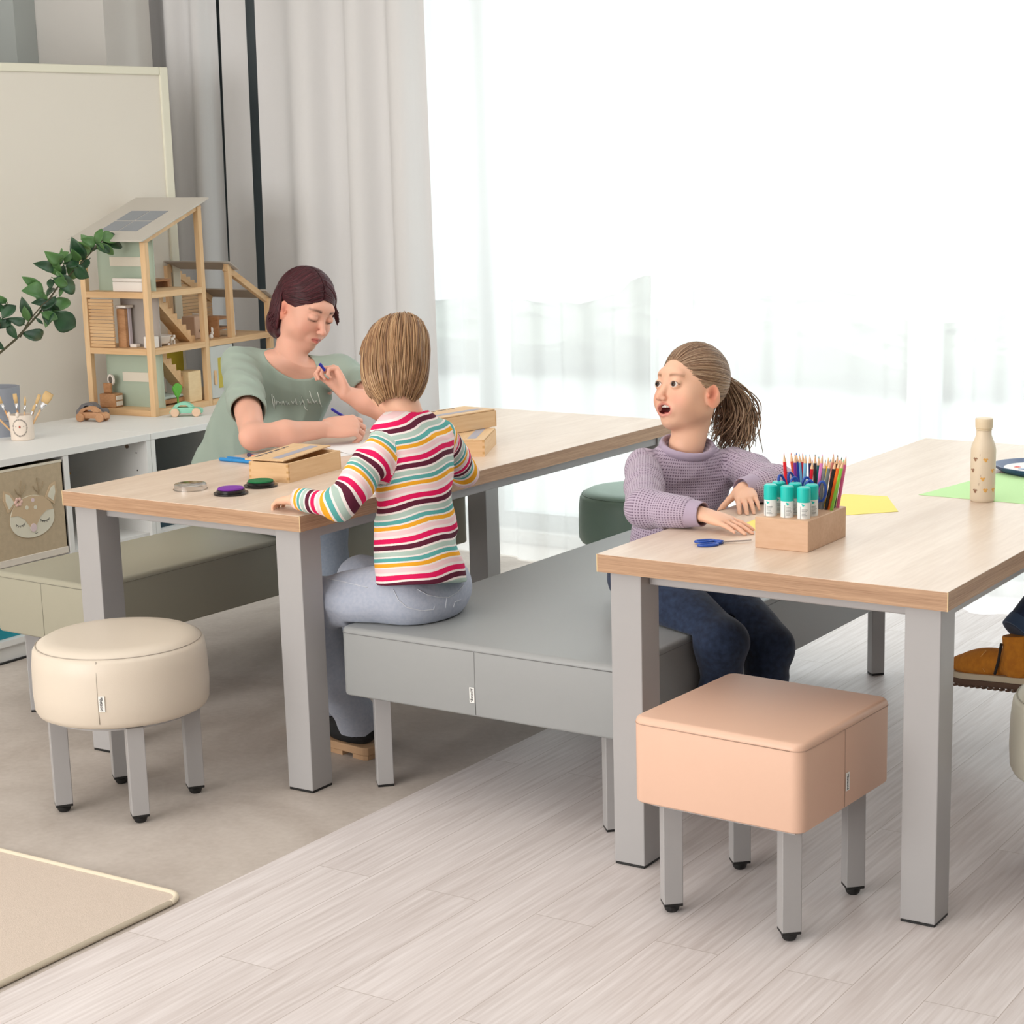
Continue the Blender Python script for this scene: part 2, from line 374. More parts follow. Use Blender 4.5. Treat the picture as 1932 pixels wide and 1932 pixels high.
T1 = (-3.7472, 3.385, .8017, 1.8658); T2 = (-2.0756, 3.3373, .8038, 1.8923)
table('table', 'oak topped table with square grey legs where the woman and the striped child sit', *T1)
table('table', 'oak topped table with square grey legs holding the glue sticks and cream bottle', *T2)

# ------------------------------------------------------------------ benches and stools
def leather(name, c): return mat(name, c, .42, 0, .45, bump=.1, bscale=700, mottle=.03, mscale=3)
def rot_leg(t, x, y, z1, s=.041, ang=45, gusset=True, glide=True, name='leg'):
    M = T((x, y, 0), R(ang)); h = s/2
    g = .016 if glide else 0
    lg = MB().box(-h, h, -h, h, g+.006, z1, .0018, 2, M).build(name, M_grey, t)
    b = MB(); b.box(-h+.0005, h-.0005, -h+.0005, h-.0005, g, g+.0065, .001, 1, M)
    if glide: b.lathe([(0, 0), (.011, 0), (.0145, .004), (.0165, .010), (.0165, .014), (.011, .0165), (0, .0165)], (x, y, 0), 20)
    b.build('foot_glide', M_black, lg, smooth=SM)
    return lg
def seat_tag(t, M, flip=1):
    """small woven loop label, M places its centre: x along the width, y up, z out of the face"""
    b = MB(); b.box(0, .0145, -.019, .019, .0004, .0022, .0004, 1, M)
    g = b.build('label_tag', M_tag, t)
    q = MB(); X = M @ Matrix.Translation((.0068, -.0015*flip, .0023)) @ Matrix.Rotation(R(-90*flip), 4, 'Z')
    q.text('Betzold', .0096, X, .00012)
    q.box(-.0178, -.0158, -.001, .0028, 0, .0001, M=X); q.box(-.0178, -.0148, .0024, .003, 0, .0001, M=X)
    q.build('lettering', M_ink, g)
def square_seat(t, w_, d_, z0, z1, mtl, seam_x=None, rad=.018, seam_side='front', fx=.5):
    b = MB(); bb = bmesh.new(); bmesh.ops.create_cube(bb, size=1)
    for v in bb.verts: v.co = Vector(((v.co.x+.5)*w_, (v.co.y+.5)*d_, z0+(v.co.z+.5)*(z1-z0)))
    ve = [e for e in bb.edges if abs(e.verts[0].co.z-e.verts[1].co.z) > .01]
    bmesh.ops.bevel(bb, geom=ve, offset=rad, segments=5, profile=.5, affect='EDGES')
    he = [e for e in bb.edges if abs(e.verts[0].co.z-e.verts[1].co.z) < 1e-5 and abs(e.verts[0].co.z-z1) < 1e-5 and len(e.link_faces) == 2 and any(abs(f.normal.z) < .5 for f in e.link_faces)]
    bmesh.ops.bevel(bb, geom=he, offset=.012, segments=4, profile=.5, affect='EDGES')
    he = [e for e in bb.edges if abs(e.verts[0].co.z-e.verts[1].co.z) < 1e-5 and abs(e.verts[0].co.z-z0) < 1e-5 and any(abs(f.normal.z) < .5 for f in e.link_faces)]
    bmesh.ops.bevel(bb, geom=he, offset=.008, segments=3, profile=.5, affect='EDGES')
    # gentle crown on the top face
    b.add(bb); s = b.build('seat', mtl, t, smooth=R(30))
    # stitched seam round the top edge
    pts = []
    for cx, cy, a in ((w_-rad, rad, -90), (w_-rad, d_-rad, 0), (rad, d_-rad, 90), (rad, rad, 180)):
        for k in range(6): pts.append((cx+(rad+.0002)*math.cos(R(a+k*18)), cy+(rad+.0002)*math.sin(R(a+k*18)), z1-.0145))
    pts.append(pts[0])
    q = MB(); q.tube(pts, .0011, n=6, nrm=(0, 0, 1))
    if seam_side == 'front': q.tube([(w_*fx, -.0002, z1-.0145), (w_*fx, -.0002, z0+.006)], .0009, n=6)
    else: q.tube([(w_+.0002, d_*fx, z1-.0145), (w_+.0002, d_*fx, z0+.006)], .0009, n=6)
    q.build('seam', mat(mtl.name+'_seam', tuple(int(255*((x**(1/2.2))*.8)) for x in mtl.node_tree.nodes['Principled BSDF'].inputs['Base Color'].default_value[:3]), .6), s, smooth=True)
    return s
def bench(label, x, y, w_, d_, rz, mtl, tagged):
    t = thing('bench', label, 'bench', (x, y, 0), rz, 'long upholstered benches')
    square_seat(t, w_, d_, .2438, .4201, mtl, rad=.02)
    m_ = .0677
    for k, (px, py) in enumerate(((m_, m_), (w_-m_, m_), (m_, d_-m_), (w_-m_, d_-m_))): rot_leg(t, px, py, .238, ang=45, glide=False)
    b = MB(); b.box(.05, w_-.05, .05, d_-.05, .234, .2438); b.build('base_frame', M_grey, t)
    if tagged: seat_tag(t, Matrix.Translation((w_*.5-.0155, -.0004, .298)) @ Matrix.Rotation(R(90), 4, 'X'), -1)
    return t
M_sage = leather('sage_leather', (166, 162, 144)); M_gl = leather('grey_leather', (154, 156, 156))
bench('grey upholstered bench between the two tables, children seated on its corners', -2.9185, 3.4808, .814, 1.6686, -.0058, M_gl, True)
bench('sage upholstered bench under the woman, along the white shelf', -4.2225, 3.538, .403, 1.6686, -.041, M_sage, False)
def square_stool():
    t = thing('square_stool', 'square peach upholstered stool on grey legs in front of the right table', 'stool', (-1.8717, 3.1292, 0), -.0541)
    w_ = .3967; s = square_seat(t, w_, w_, .2475, .4321, leather('peach_leather', (226, 186, 162)), rad=.026, seam_side='right', fx=.46)
    m_ = .0579
    for px, py in ((m_, m_), (w_-m_, m_), (m_, w_-m_), (w_-m_, w_-m_)): rot_leg(t, px, py, .24)
    MB().box(.03, w_-.03, .03, w_-.03, .236, .2475).build('base_frame', M_grey, t)
    seat_tag(t, Matrix.Translation((w_+.0004, w_*.46+.002, .305)) @ Matrix.Rotation(R(90), 4, 'Z') @ Matrix.Rotation(R(90), 4, 'X'))
square_stool()
def round_stool(label, x, y, rz, r, mtl, tagang=None, seam=-60, group='round upholstered stools'):
    t = thing('round_stool', label, 'stool', (x, y, 0), rz, group)
    z0, z1 = .246, .430
    prof = [(0, z0), (r-.012, z0), (r-.004, z0+.004), (r+.002, z0+.016), (r+.0045, z0+.06), (r+.003, z1-.06), (r-.001, z1-.026), (r-.008, z1-.015), (r-.011, z1-.0145), (r-.012, z1-.012), (r-.03, z1-.002), (r-.06, z1), (0, z1+.001)]
    s = MB().lathe(prof, n=96).build('seat', mtl, t, smooth=True)
    a = R(seam); q = MB()
    q.tube([((r-.0085)*math.cos(k*PI/36), (r-.0085)*math.sin(k*PI/36), z1-.0142) for k in range(73)], .0011, n=6, nrm=(0, 0, 1))
    q.tube([((rr0)*math.cos(a), (rr0)*math.sin(a), zz) for rr0, zz in ((r-.004, z1-.018), (r+.003, z1-.06), (r+.0045, z0+.06), (r+.0025, z0+.016))], .0009, n=6)
    c = mtl.node_tree.nodes['Principled BSDF'].inputs['Base Color'].default_value[:3]
    q.build('seam', mat(mtl.name+'_seam', tuple(int(255*((x_**(1/2.2))*.78)) for x_ in c), .6), s, smooth=True)
    k = .1118
    for px, py in ((-k, -k), (k, -k), (-k, k), (k, k)): rot_leg(t, px, py, .24, ang=45)
    MB().lathe([(0, .236), (r-.03, .236), (r-.03, z0), (0, z0)], n=48).build('base_frame', M_grey, t, smooth=SM)
    if tagang is not None:
        seat_tag(t, Matrix.Rotation(R(tagang), 4, 'Z') @ Matrix.Translation((r+.0042, 0, .312)) @ Matrix.Rotation(R(90), 4, 'Z') @ Matrix.Rotation(R(90), 4, 'X'))
    return t
def ang_w(u): return u
round_stool('round cream upholstered stool on four grey legs beside the left table', -3.329, 3.148, .148, .203, leather('cream_leather', (218, 206, 190)), tagang=-67.5, seam=-68)
round_stool('round dark green upholstered stool near the windows behind the girl', -3.233, 5.47, .3, .2, leather('green_leather', (134, 160, 146)), seam=200)
round_stool('round off-white upholstered stool cut off by the right edge of the view', -1.068, 3.762, .5, .2, leather('offwhite_leather', (214, 212, 196)), seam=120)

# ------------------------------------------------------------------ shelf units
SX0, SX1, SZ = -5.19, -4.641, .648
def shelf(y0, y1, label):
    t = thing('shelf_unit', label, 'shelf', (0, 0, 0), 0, 'white shelf units along the left side')
    th = .019; ym = (y0+y1)/2
    MB().box(SX0, SX1+.002, y0, y1, SZ-.023, SZ, .001, 1).build('top_board', M_white, t)
    for y in (y0, y1-th): MB().box(SX0+.004, SX1, y, y+th, .006, SZ-.023).build('side_panel', M_white, t)
    MB().box(SX0+.004, SX1, ym-th/2, ym+th/2, .054, SZ-.023).build('divider', M_white, t)
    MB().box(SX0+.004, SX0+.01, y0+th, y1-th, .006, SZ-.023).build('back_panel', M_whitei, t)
    MB().box(SX0+.01, SX1-.002, y0+th, y1-th, .054, .073).build('bottom_board', M_white, t)
    for a, b_ in ((y0+th, ym-th/2), (ym+th/2, y1-th)):
        MB().box(SX0+.01, SX1-.012, a, b_, .29, .306).build('shelf_board', M_white, t)
    MB().box(SX1-.03, SX1-.012, y0+th, y1-th, .006, .054).build('plinth', M_white, t)
    MB().box(SX0+.01, SX1-.004, y0+.004, y1-.004, 0, .006).build('floor_gap_strip', M_black, t)  # black strip added as the shade of the floor gap
    b = MB()
    for yy, s in ((y0+th, 1), (y1-th, -1), (ym-th/2, -1), (ym+th/2, 1)):
        for xx in (SX1-.05, SX0+.10):
            for zz in (.36, .40, .44, .52, .58):
                b.cyl((xx, yy+.0003*s, zz), (xx, yy+.0008*s, zz), .0028, n=10)
    b.build('peg_holes', mat('peg_hole', (70, 66, 62), .8), t)
    c = MB().cyl((SX1-.09, y1-th-.0004, .60), (SX1-.09, y1-th-.004, .60), .007, n=20).build('cam_cap', mat('cam_cap', (120, 100, 84), .5), t)
    return t
shelf(3.845, 4.595, 'white shelf unit with a deer face box, nearer of the two')
shelf(4.597, 5.347, 'white shelf unit under the wooden dollhouse, farther of the two')
# fabric box with a deer face
def deer_box():
    y0, y1, z0, z1 = 3.87, 4.205, .3065, .612; xf = SX1-.004
    t = thing('fabric_box', 'beige fabric storage box with a sleeping deer face and pale rim', 'storage box', (xf, (y0+y1)/2, z0), 0)
    h = (y1-y0)/2; H = z1-z0
    M_fb = mat('box_fabric', (196, 178, 150), .95, bump=.4, bscale=500, mottle=.12, mscale=60)
    M_tr = mat('box_trim', (226, 218, 200), .8)
    b = MB(); b.box(-.46, 0, -h, h, 0, .004); b.box(-.46, -.455, -h, h, 0, H); b.box(-.46, 0, -h, -h+.005, 0, H); b.box(-.46, 0, h-.005, h, 0, H); b.box(-.005, 0, -h, h, .004, H)
    b.build('body', M_fb, t)
    MB().box(-.008, .0012, -h, h, H-.006, H+.002, .001, 1).build('rim', M_tr, t)
    MB().box(-.006, .0015, -h, h, 0, .022, .001, 1).build('hem_band', mat('hem_band', (226, 218, 206), .8), t)
    # the applique, drawn flat in (y, z) and given felt thickness
    def X(cy, cz, k=0): return Matrix(((0, 0, 1, .0008+k), (1.30, 0, 0, cy), (0, 1.13, 0, cz), (0, 0, 0, 1)))
    def loop(fn, n=48): return [fn(2*PI*i/n) for i in range(n)]
    cy, cz = .028, .142
    tan = mat('deer_tan', (206, 182, 150), .9, bump=.3, bscale=600); pale = mat('deer_pale', (226, 222, 204), .9, bump=.3, bscale=600)
    pink = mat('deer_pink', (226, 190, 178), .9); pinkl = mat('deer_nose', (226, 206, 208), .9)
    def face(a):
        c, s_ = math.cos(a), math.sin(a); return (.068*c*(1+.10*(s_ < 0)*abs(s_)), .062*s_ if s_ > 0 else .058*s_)
    f = MB().prism(loop(face), 0, .002, X(cy, cz)).build('deer_face', pale, t)
    b = MB(); b.prism([(-.066, .012), (-.058, .034), (-.035, .055), (0, .062), (.035, .055), (.058, .034), (.066, .012), (.045, .012), (.025, -.002), (.010, -.026), (-.010, -.026), (-.025, -.002), (-.045, .012)], .002, .0032, X(cy, cz))
    b.build('forehead_patch', tan, f)
    for s_ in (-1, 1):
        e = [(s_*.044, .048), (s_*.062, .080), (s_*.080, .088), (s_*.083, .060), (s_*.072, .024)]
        er = MB().prism(e if s_ < 0 else e[::-1], -.0004, .0016, X(cy, cz)).build('deer_ear', tan, f)
        e = [(s_*.052, .050), (s_*.065, .074), (s_*.076, .079), (s_*.077, .058), (s_*.069, .034)]
        MB().prism(e if s_ < 0 else e[::-1], .0016, .0024, X(cy, cz)).build('inner_ear', pale, f)
    b = MB()
    for px, pz in ((-.016, .030), (.010, .026)): b.cyl(X(cy, cz) @ Vector((px, pz, .003)), X(cy, cz) @ Vector((px, pz, .0042)), .0065, n=16)
    b.build('forehead_dots', pale, f)
    MB().cyl(X(cy, cz) @ Vector((.004, .048, .003)), X(cy, cz) @ Vector((.004, .048, .0042)), .0065, n=16).build('pink_dot', pinkl, f)
    MB().prism(loop(lambda a: (.009*math.cos(a), .012*math.sin(a)-.030), 20), .002, .0045, X(cy, cz)).build('deer_nose', pinkl, f)
    b = MB()
    for s_ in (-1, 1):
        pts = [X(cy, cz) @ Vector((s_*.038+.014*math.cos(R(a)), -.010+.008*math.sin(R(a)), .0026)) for a in range(190, 351, 20)]
        b.tube(pts, .0007, n=5)
        for a in (215, 240, 265, 290, 315):
            p = Vector((s_*.038+.014*math.cos(R(a)), -.010+.008*math.sin(R(a)), .0026)); q = p+Vector((.004*math.cos(R(a)), .005*math.sin(R(a)), 0))
            b.tube([X(cy, cz) @ p, X(cy, cz) @ q], .0005, n=5)
    b.tube([X(cy, cz) @ Vector(p) for p in ((.004, -.046, .0026), (.008, -.049, .0026), (.012, -.046, .0026))], .0006, n=5)
    b.build('stitched_eyes', M_ink, f)
    for s_ in (-1, 1):
        a = s_*.028; b = MB()
        for line in ([(a, .060), (a-.002, .085), (a-.004*s_, .108)], [(a, .068), (a+.012, .082), (a+.015, .096)], [(a, .064), (a-.013, .076), (a-.018, .088)]):
            b.tube([X(cy, cz) @ Vector((p[0], p[1], .0006)) for p in line], .0012, n=5)
        b.build('stitched_antler', mat('antler_thread', (168, 150, 122), .8), f)
    b = MB(); 
    for k in range(6): b.sph(X(cy, cz) @ Vector((-.040+.0085*math.cos(k*PI/3), .050+.0085*math.sin(k*PI/3), .003)), (.0028, .0062, .0062), u=12, v=8)
    b.build('pink_flower', pink, f, smooth=True)
deer_box()
# toys in the open cubby
def cubby_toys():
    for k, (y, x, c, h, lab) in enumerate(((4.33, -4.86, (206, 70, 52), .028, 'small red wooden animal on the cubby shelf'), (4.42, -4.93, (222, 176, 36), .06, 'small yellow giraffe figure on the cubby shelf, left one'), (4.46, -4.97, (214, 160, 40), .055, 'small yellow giraffe figure on the cubby shelf, right one'))):
        t = thing('toy_animal', lab, 'toy', (x, y, .3065), R(20*k), 'animal figures in the open cubby')
        m_ = mat('toy_paint_%d' % k, c, .5)
        b = MB(); b.box(-.03, .03, -.009, .009, h*.5+.09, h*.5+.115, .006, 2)
        b.box(-.028, -.018, -.008, .008, 0, h*.5+.1, .002, 1); b.box(.018, .028, -.008, .008, 0, h*.5+.1, .002, 1); b.build('body', m_, t, smooth=SM)
        MB().tube([(.022, 0, h*.5+.105), (.032, 0, h*1.3+.11), (.05, 0, h*1.5+.12)], [.010, .008, .009], n=10).build('neck_and_head', m_, t, smooth=True)
cubby_toys()
t = thing('plastic_tray', 'teal plastic tray on the lowest shelf by the left edge', 'tray', (-4.87, 4.03, .0735), 0)
MB().box(-.19, .2, -.15, .13, 0, .004).build('bottom', mat('teal_plastic', (30, 150, 168), .35), t)
b = MB(); b.box(-.19, -.184, -.15, .13, .004, .05); b.box(.194, .2, -.15, .13, .004, .05); b.box(-.184, .194, -.15, -.144, .004, .05); b.box(-.184, .194, .124, .13, .004, .05)
b.build('rim', mat('teal_plastic', 0), t)
t = thing('storage_crate', 'dark teal crate in the farther shelf unit, seen under the left table', 'crate', (-4.9, 4.79, .3065), 0)
b = MB(); b.box(-.2, .22, -.15, .15, 0, .006); b.box(-.2, -.19, -.15, .15, .006, .11); b.box(.21, .22, -.15, .15, .006, .11); b.box(-.19, .21, -.15, -.14, .006, .11); b.box(-.19, .21, .14, .15, .006, .11)
b.build('body', mat('dark_teal', (8, 52, 66), .5), t)

# ------------------------------------------------------------------ dollhouse on the shelf
DZ = SZ
def dollhouse():
    t = thing('dollhouse', 'open wooden dollhouse with grey roofs and solar panels on the white shelf', 'dollhouse', (-4.928, 4.915, DZ), R(7.2)-0)
    # local: x from 0 (front) to -D, y to the right from 0 to W
    D, W, p = .295, .345, .022
    gr = mat('dh_green', (176, 190, 172), .8); gy = mat('dh_grey', (172, 164, 158), .8); roofm = mat('dh_roof', (198, 192, 182), .7)
    z1, z2, zl, zh = .222, .425, .635, .755
    b = MB()
    for (x, y, h) in ((0, 0, zl), (-D+p, 0, zl), (0, W-p, zh), (-D+p, W-p, zh)):
        MB().box(x-p if x == 0 else x-p, x, y, y+p, 0, h-.01 if y == 0 else h-.012, .001, 1).build('post', M_pine, t)
    D_ = D
    for z in (0.0, z1, z2):
        MB().box(-D_, 0, p, W-p, z, z+.022, .001, 1).build('floor_beam', M_piney, t)
        if z == 0: continue
        MB().box(-D_+p, -p, 0, p, z, z+.022, .001, 1).build('side_beam', M_pinex, t)
    MB().box(-D_+p, -p, 0, p, 0, .022, .001, 1).build('side_beam', M_pinex, t)
    # decks
    # end walls (at y=0 side): coloured panels with letterbox windows
    y_ = W-.006
    def panel(name, m_, z0, z3, yy, x0=-D_+p, x1=-p): return MB().box(x0, x1, yy, yy+.004, z0, z3).build(name, m_, t)
    panel('wall_panel', gr, .022, z1, .085); panel('wall_panel', gr, z2+.022, zl-.004, .075)
    panel('wall_panel', gy, z1+.022, z2, .085, -.19, -p)
    for z in (.0185, z1+.0185, z2+.0185): MB().box(-D_+p, -p, p, W-p, z, z+.003).build('deck', M_pinex, t)
    sl = MB()
    for k in range(14): sl.box(-D_+p, -.165, .006, .014, z1+.024+k*.0125, z1+.035+k*.0125, .001, 1)
    sl.build('slatted_panel', M_pinex, t)
    for z, a, c, yw in ((.115, -.20, -.05, .0815), (.535, -.215, -.075, .0715)):
        MB().box(a, c, yw, yw+.0030, z, z+.034).build('window_cutout', mat('dh_cut', (226, 218, 202), .8), t)
    # sloping roof
    L_ = math.hypot(W+.05, zh-zl); a = math.atan2(zh-zl, W)
    M = Matrix.Translation((0, -.03, zl-.008)) @ Matrix.Rotation(a, 4, 'X')
    rf = MB().box(-D_-.022, .014, 0, L_+.02, 0, .006, .001, 1, M).build('roof', roofm, t)
    b = MB()
    for i in range(2):
        for j in range(2): b.box(-.235+i*.085, -.155+i*.085, .09+j*.105, .185+j*.105, .006, .0068, 0, 1, M)
    b.build('solar_panels', mat('solar_grey', (138, 144, 152), .4), rf)
    for x in (-.016, -D_+.006): MB().box(x-.008, x+.010, .03, L_-.012, -.022, -.0005, .001, 1, M).build('rafter', M_pine, t)
    # stairs
    for z0, z3 in ((.022, z1), (z1+.022, z2)):
        s = MB(); s.tube([(-.20, W-.03, z0+.01), (-.20, .12, z3)], .001, n=4)
        dy, dz = (.12-(W-.02)), (z3-z0); n = 8
        poly = [(W-.02, 0), (.12, dz), (.145, dz+.0), (W+.0, .0)]
        s2 = MB(); Mx = Matrix(((0, 0, 1, -.095), (1, 0, 0, 0), (0, 1, 0, z0), (0, 0, 0, 1)))
        pl = [(.12, dz), (.12, dz-.03), (W-.05, 0), (W-.024, 0)]
        for k in range(n): pl += [(W-.024+(k)*(dy+.03)/n, (k+1)*dz/n), (W-.024+(k+1)*(dy+.03)/n, (k+1)*dz/n)]
        pl2 = [(.12, dz-.035), (W-.055, 0), (W-.024, 0)]
        for k in range(n):
            ya = W-.024+k*(.12-W+.024)/n; yb = W-.024+(k+1)*(.12-W+.024)/n
            pl2 += [(ya, (k+1)*(dz-.002)/n), (yb, (k+1)*(dz-.002)/n)]
        s2.prism(pl2, 0, .05, Mx); s2.build('stairs', M_pinex, t); s.bm.free()
    # right wing
    y0 = W+.002; W2 = .31; x = 0
    for (xx, yy, h) in ((0, y0+.205, .56), (-D_+p, y0+.0, .60), (0, y0+.50, .42), (-D_+p, y0+.50, .42)):
        pass
    wz = z1
    MB().box(-D_, 0, y0, y0+.42, 0, .022, .001, 1).build('floor_beam', M_piney, t)
    MB().box(-D_, 0, y0, y0+.42, wz, wz+.022, .001, 1).build('floor_beam', M_piney, t)
    hz = .528
    MB().box(-p, 0, y0+.145, y0+.145+p, wz+.022, hz, .001, 1).build('post', M_pine, t)
    MB().box(-D_, -D_+p, y0+.135, y0+.135+p, wz+.022, hz-.015, .001, 1).build('post', M_pine, t)
    MB().box(-p, 0, y0+.398, y0+.42, wz+.022, .375, .001, 1).build('post', M_pine, t)
    MB().box(-p, 0, y0+.398, y0+.42, .022, wz, .001, 1).build('post', M_pine, t)
    # slatted back wall of the wing with sloping top
    s = MB()
    for k in range(24):
        za = wz+.024+k*.0128; 
        ye = y0+.42-max(0, (za-.385))*2.0
        if ye > y0+.17: s.box(-D_+.004, -D_+.012, y0+.135+p, ye, za, za+.0115, .001, 1)
    s.build('slatted_wall', M_piney, t)
    a2 = math.atan2(.16, .30); M = Matrix.Translation((0, y0+.135, hz+.0)) @ Matrix.Rotation(-a2, 4, 'X')
    for ra, rb in ((0, .065), (.255, .33)): MB().box(-D_-.02, .015, ra, rb, 0, .006, .001, 1, M).build('roof_board', mat('dh_roof2', (176, 168, 160), .7), t)
    MB().box(-.026, -.006, .02, .32, -.024, -.0005, .001, 1, M).build('rafter', M_piney, t)
    MB().box(-D_+.002, -D_+.02, .02, .32, -.024, -.0005, .001, 1, M).build('rafter', M_piney, t)
    # grey cupboard door with handle and yellow pane
    d = MB().box(-.010, -.004, y0+.004, y0+.15, .024, wz-.002, .001, 1).build('cupboard_door', mat('dh_door', (200, 204, 200), .7), t)
    MB().box(-.004, .005, y0+.020, y0+.029, .075, .13, .003, 2).build('door_handle', M_pine, d)
    MB().box(-.0045, -.0030, y0+.05, y0+.10, .06, .175).build('door_window', mat('dh_yellow', (196, 180, 70), .5), d)
    MB().box(-.125, -.12, W-.11, W-.004, .1, z1).build('yellow_panel', mat('dh_yellow2', (214, 196, 60), .7), t)
    return t
dh = dollhouse()
DHM = Matrix.Translation((-4.928, 4.915, DZ)) @ Matrix.Rotation(R(7.2), 4, 'Z')
def dloc(x, y, z): return DHM @ Vector((x, y, z))
M_tw = mat('toy_white', (236, 228, 220), .55); M_toy = wood('toy_wood', (198, 150, 108), (170, 122, 82), (20, 20, 60))
FG = 'furniture inside the dollhouse'
def toy(name, label, cat, x, y, z, rz=7.2): return thing(name, label, cat, dloc(x, y, z), R(rz), FG)
# mirror chest
t = toy('toy_dresser', 'brown toy dresser with a round mirror on the dollhouse ground floor', 'toy furniture', -.215, .045, .0225)
MB().box(-.05, .02, -.024, .024, 0, .05, .002, 1).build('chest', M_toy, t)
for z in (.006, .027): MB().box(.020, .0225, -.018, .018, z, z+.016, .001, 1).build('drawer', M_tw, t)
MB().box(-.045, -.010, -.006, .006, .0505, .088, .003, 1).build('mirror_post', M_toy, t)
b = MB(); Mx = T((-.02, .012, .098), R(0), 0, R(0)) @ Matrix.Rotation(R(70), 4, 'Z') @ Matrix.Rotation(R(90), 4, 'Y')
b.lathe([(.014, -.003), (.021, -.003), (.021, .003), (.014, .003), (.014, -.003)], n=32, M=Mx); mf = b.build('mirror_frame', M_tw, t, smooth=SM)
MB().lathe([(0, -.001), (.0142, -.001), (.0142, .0012), (0, .0012)], n=32, M=Mx).build('mirror_glass', mat('toy_mirror', (120, 112, 104), .15, .6), mf)
# bed
t = toy('toy_bed', 'toy double bed with a pale green cover on the dollhouse ground floor', 'toy furniture', -.13, .19, .0225)
MB().box(-.07, .085, -.09, .07, 0.006, .022, .002, 1).build('bed_frame', M_toy, t)
MB().box(-.066, .080, -.086, .066, .0225, .034, .005, 2).build('mattress', mat('toy_cover', (206, 220, 214), .9), t)
MB().box(-.058, .03, -.082, -.045, .0345, .043, .004, 2).build('pillow', mat('toy_pillow', (176, 204, 198), .9), t)
# cabinet and fridge at right of ground floor
t = toy('toy_cabinet', 'pale wooden toy cabinet standing below the dollhouse stairs', 'toy furniture', -.045, .275, .0225)
MB().box(-.035, .025, -.042, .035, 0, .115, .002, 1).build('body', wood('pale_toy', (236, 212, 170), (224, 196, 150), (8, 8, 30)), t)
t = toy('toy_shower', 'narrow white toy shower panel behind the green toy plant', 'toy furniture', -.11, .235, .0225)
MB().box(-.008, .02, -.012, .014, 0, .125, .003, 2).build('body', M_tw, t)
t = thing('toy_plant', 'bright green toy plant behind the mint car', 'toy plant', dloc(-.02, .16, .0225), 0)
b = MB()
for k in range(7):
    a = -.9+.3*k; b.sph((0, 0, 0), (.0035, .010, .026), M=Matrix.Translation((0, .012*math.sin(a), .045+.012*math.cos(a*1.3))) @ Matrix.Rotation(-a*.6, 4, 'X'), u=10, v=8)
b.build('leaves', mat('toy_green', (96, 178, 60), .6), t, smooth=True)
MB().cyl((0, 0, 0), (0, 0, .03), .0035, n=10).build('stem', mat('toy_green', 0), t)
# first floor
t = toy('toy_wardrobe', 'tall white and brown toy wardrobe on the dollhouse middle floor', 'toy furniture', -.15, .05, .2445)
MB().box(-.02, .016, -.018, .0, 0, .14, .002, 1).build('side_panel', M_toy, t)
MB().box(-.018, .018, .001, .02, .004, .142, .002, 1).build('front_panel', mat('toy_lilac', (206, 196, 204), .6), t)
MB().box(-.022, .024, -.02, .024, .143, .152, .001, 1).build('top', M_tw, t)
MB().box(.02, .05, -.005, .018, 0, .012, .002, 1).build('step', M_tw, t)
t = toy('toy_bathtub', 'white toy bathtub on the dollhouse middle floor', 'toy furniture', -.06, .125, .2445)
MB().lathe([(0, .006), (.025, .006), (.034, .012), (.040, .034), (.044, .036), (.040, .037), (.034, .03), (0, .012)], n=32, M=Matrix.Diagonal((.9, 1.35, 1, 1))).build('tub', M_tw, t, smooth=True)
MB().box(-.02, .02, .025, .035, 0, .008).build('foot', M_tw, t)
t = toy('toy_toilet', 'white toy washstand beside the toy bathtub', 'toy furniture', -.035, .042, .2445)
MB().box(-.02, .02, -.013, .025, 0, .042, .003, 2).build('body', M_tw, t)
t = toy('toy_basin', 'brown toy basin behind the toy bathtub', 'toy furniture', -.16, .15, .2445)
MB().box(-.018, .02, -.02, .03, 0, .05, .003, 2).build('body', M_toy, t)
MB().box(-.01, .015, -.012, .022, .0505, .056, .001, 1).build('tap_block', M_tw, t)
t = toy('toy_dog', 'white toy dog standing on the dollhouse middle floor', 'toy', -.05, .19, .2445)
b = MB(); b.box(-.004, .004, -.012, .010, .014, .026, .003, 2); b.box(-.004, .004, .006, .016, .022, .034, .003, 2)
for y in (-.010, .007): b.box(-.004, .004, y, y+.004, 0, .016)
b.build('body', M_tw, t)
# top floor
t = toy('toy_sideboard', 'white toy sofa on the dollhouse top floor', 'toy furniture', -.085, .042, .4475)
MB().box(-.085, .045, -.02, .02, 0, .035, .003, 2).build('seat', M_tw, t)
MB().box(-.085, .045, -.02, -.01, .0355, .048, .003, 2).build('backrest', M_tw, t)
t = toy('toy_desk', 'brown toy desk with a grey screen on the dollhouse top floor', 'toy furniture', -.19, .26, .4475)
MB().box(-.02, .06, -.05, .05, .022, .03, .001, 1).build('desk_top', M_toy, t)
for y in (-.048, .036): MB().box(-.02, .055, y, y+.012, 0, .0215).build('leg', M_toy, t)
MB().box(-.01, -.002, -.03, .03, .036, .072, .001, 1).build('screen', mat('toy_screen', (98, 104, 112), .5), t)
MB().box(-.012, .004, -.02, .02, .0305, .036).build('stand', M_toy, t)
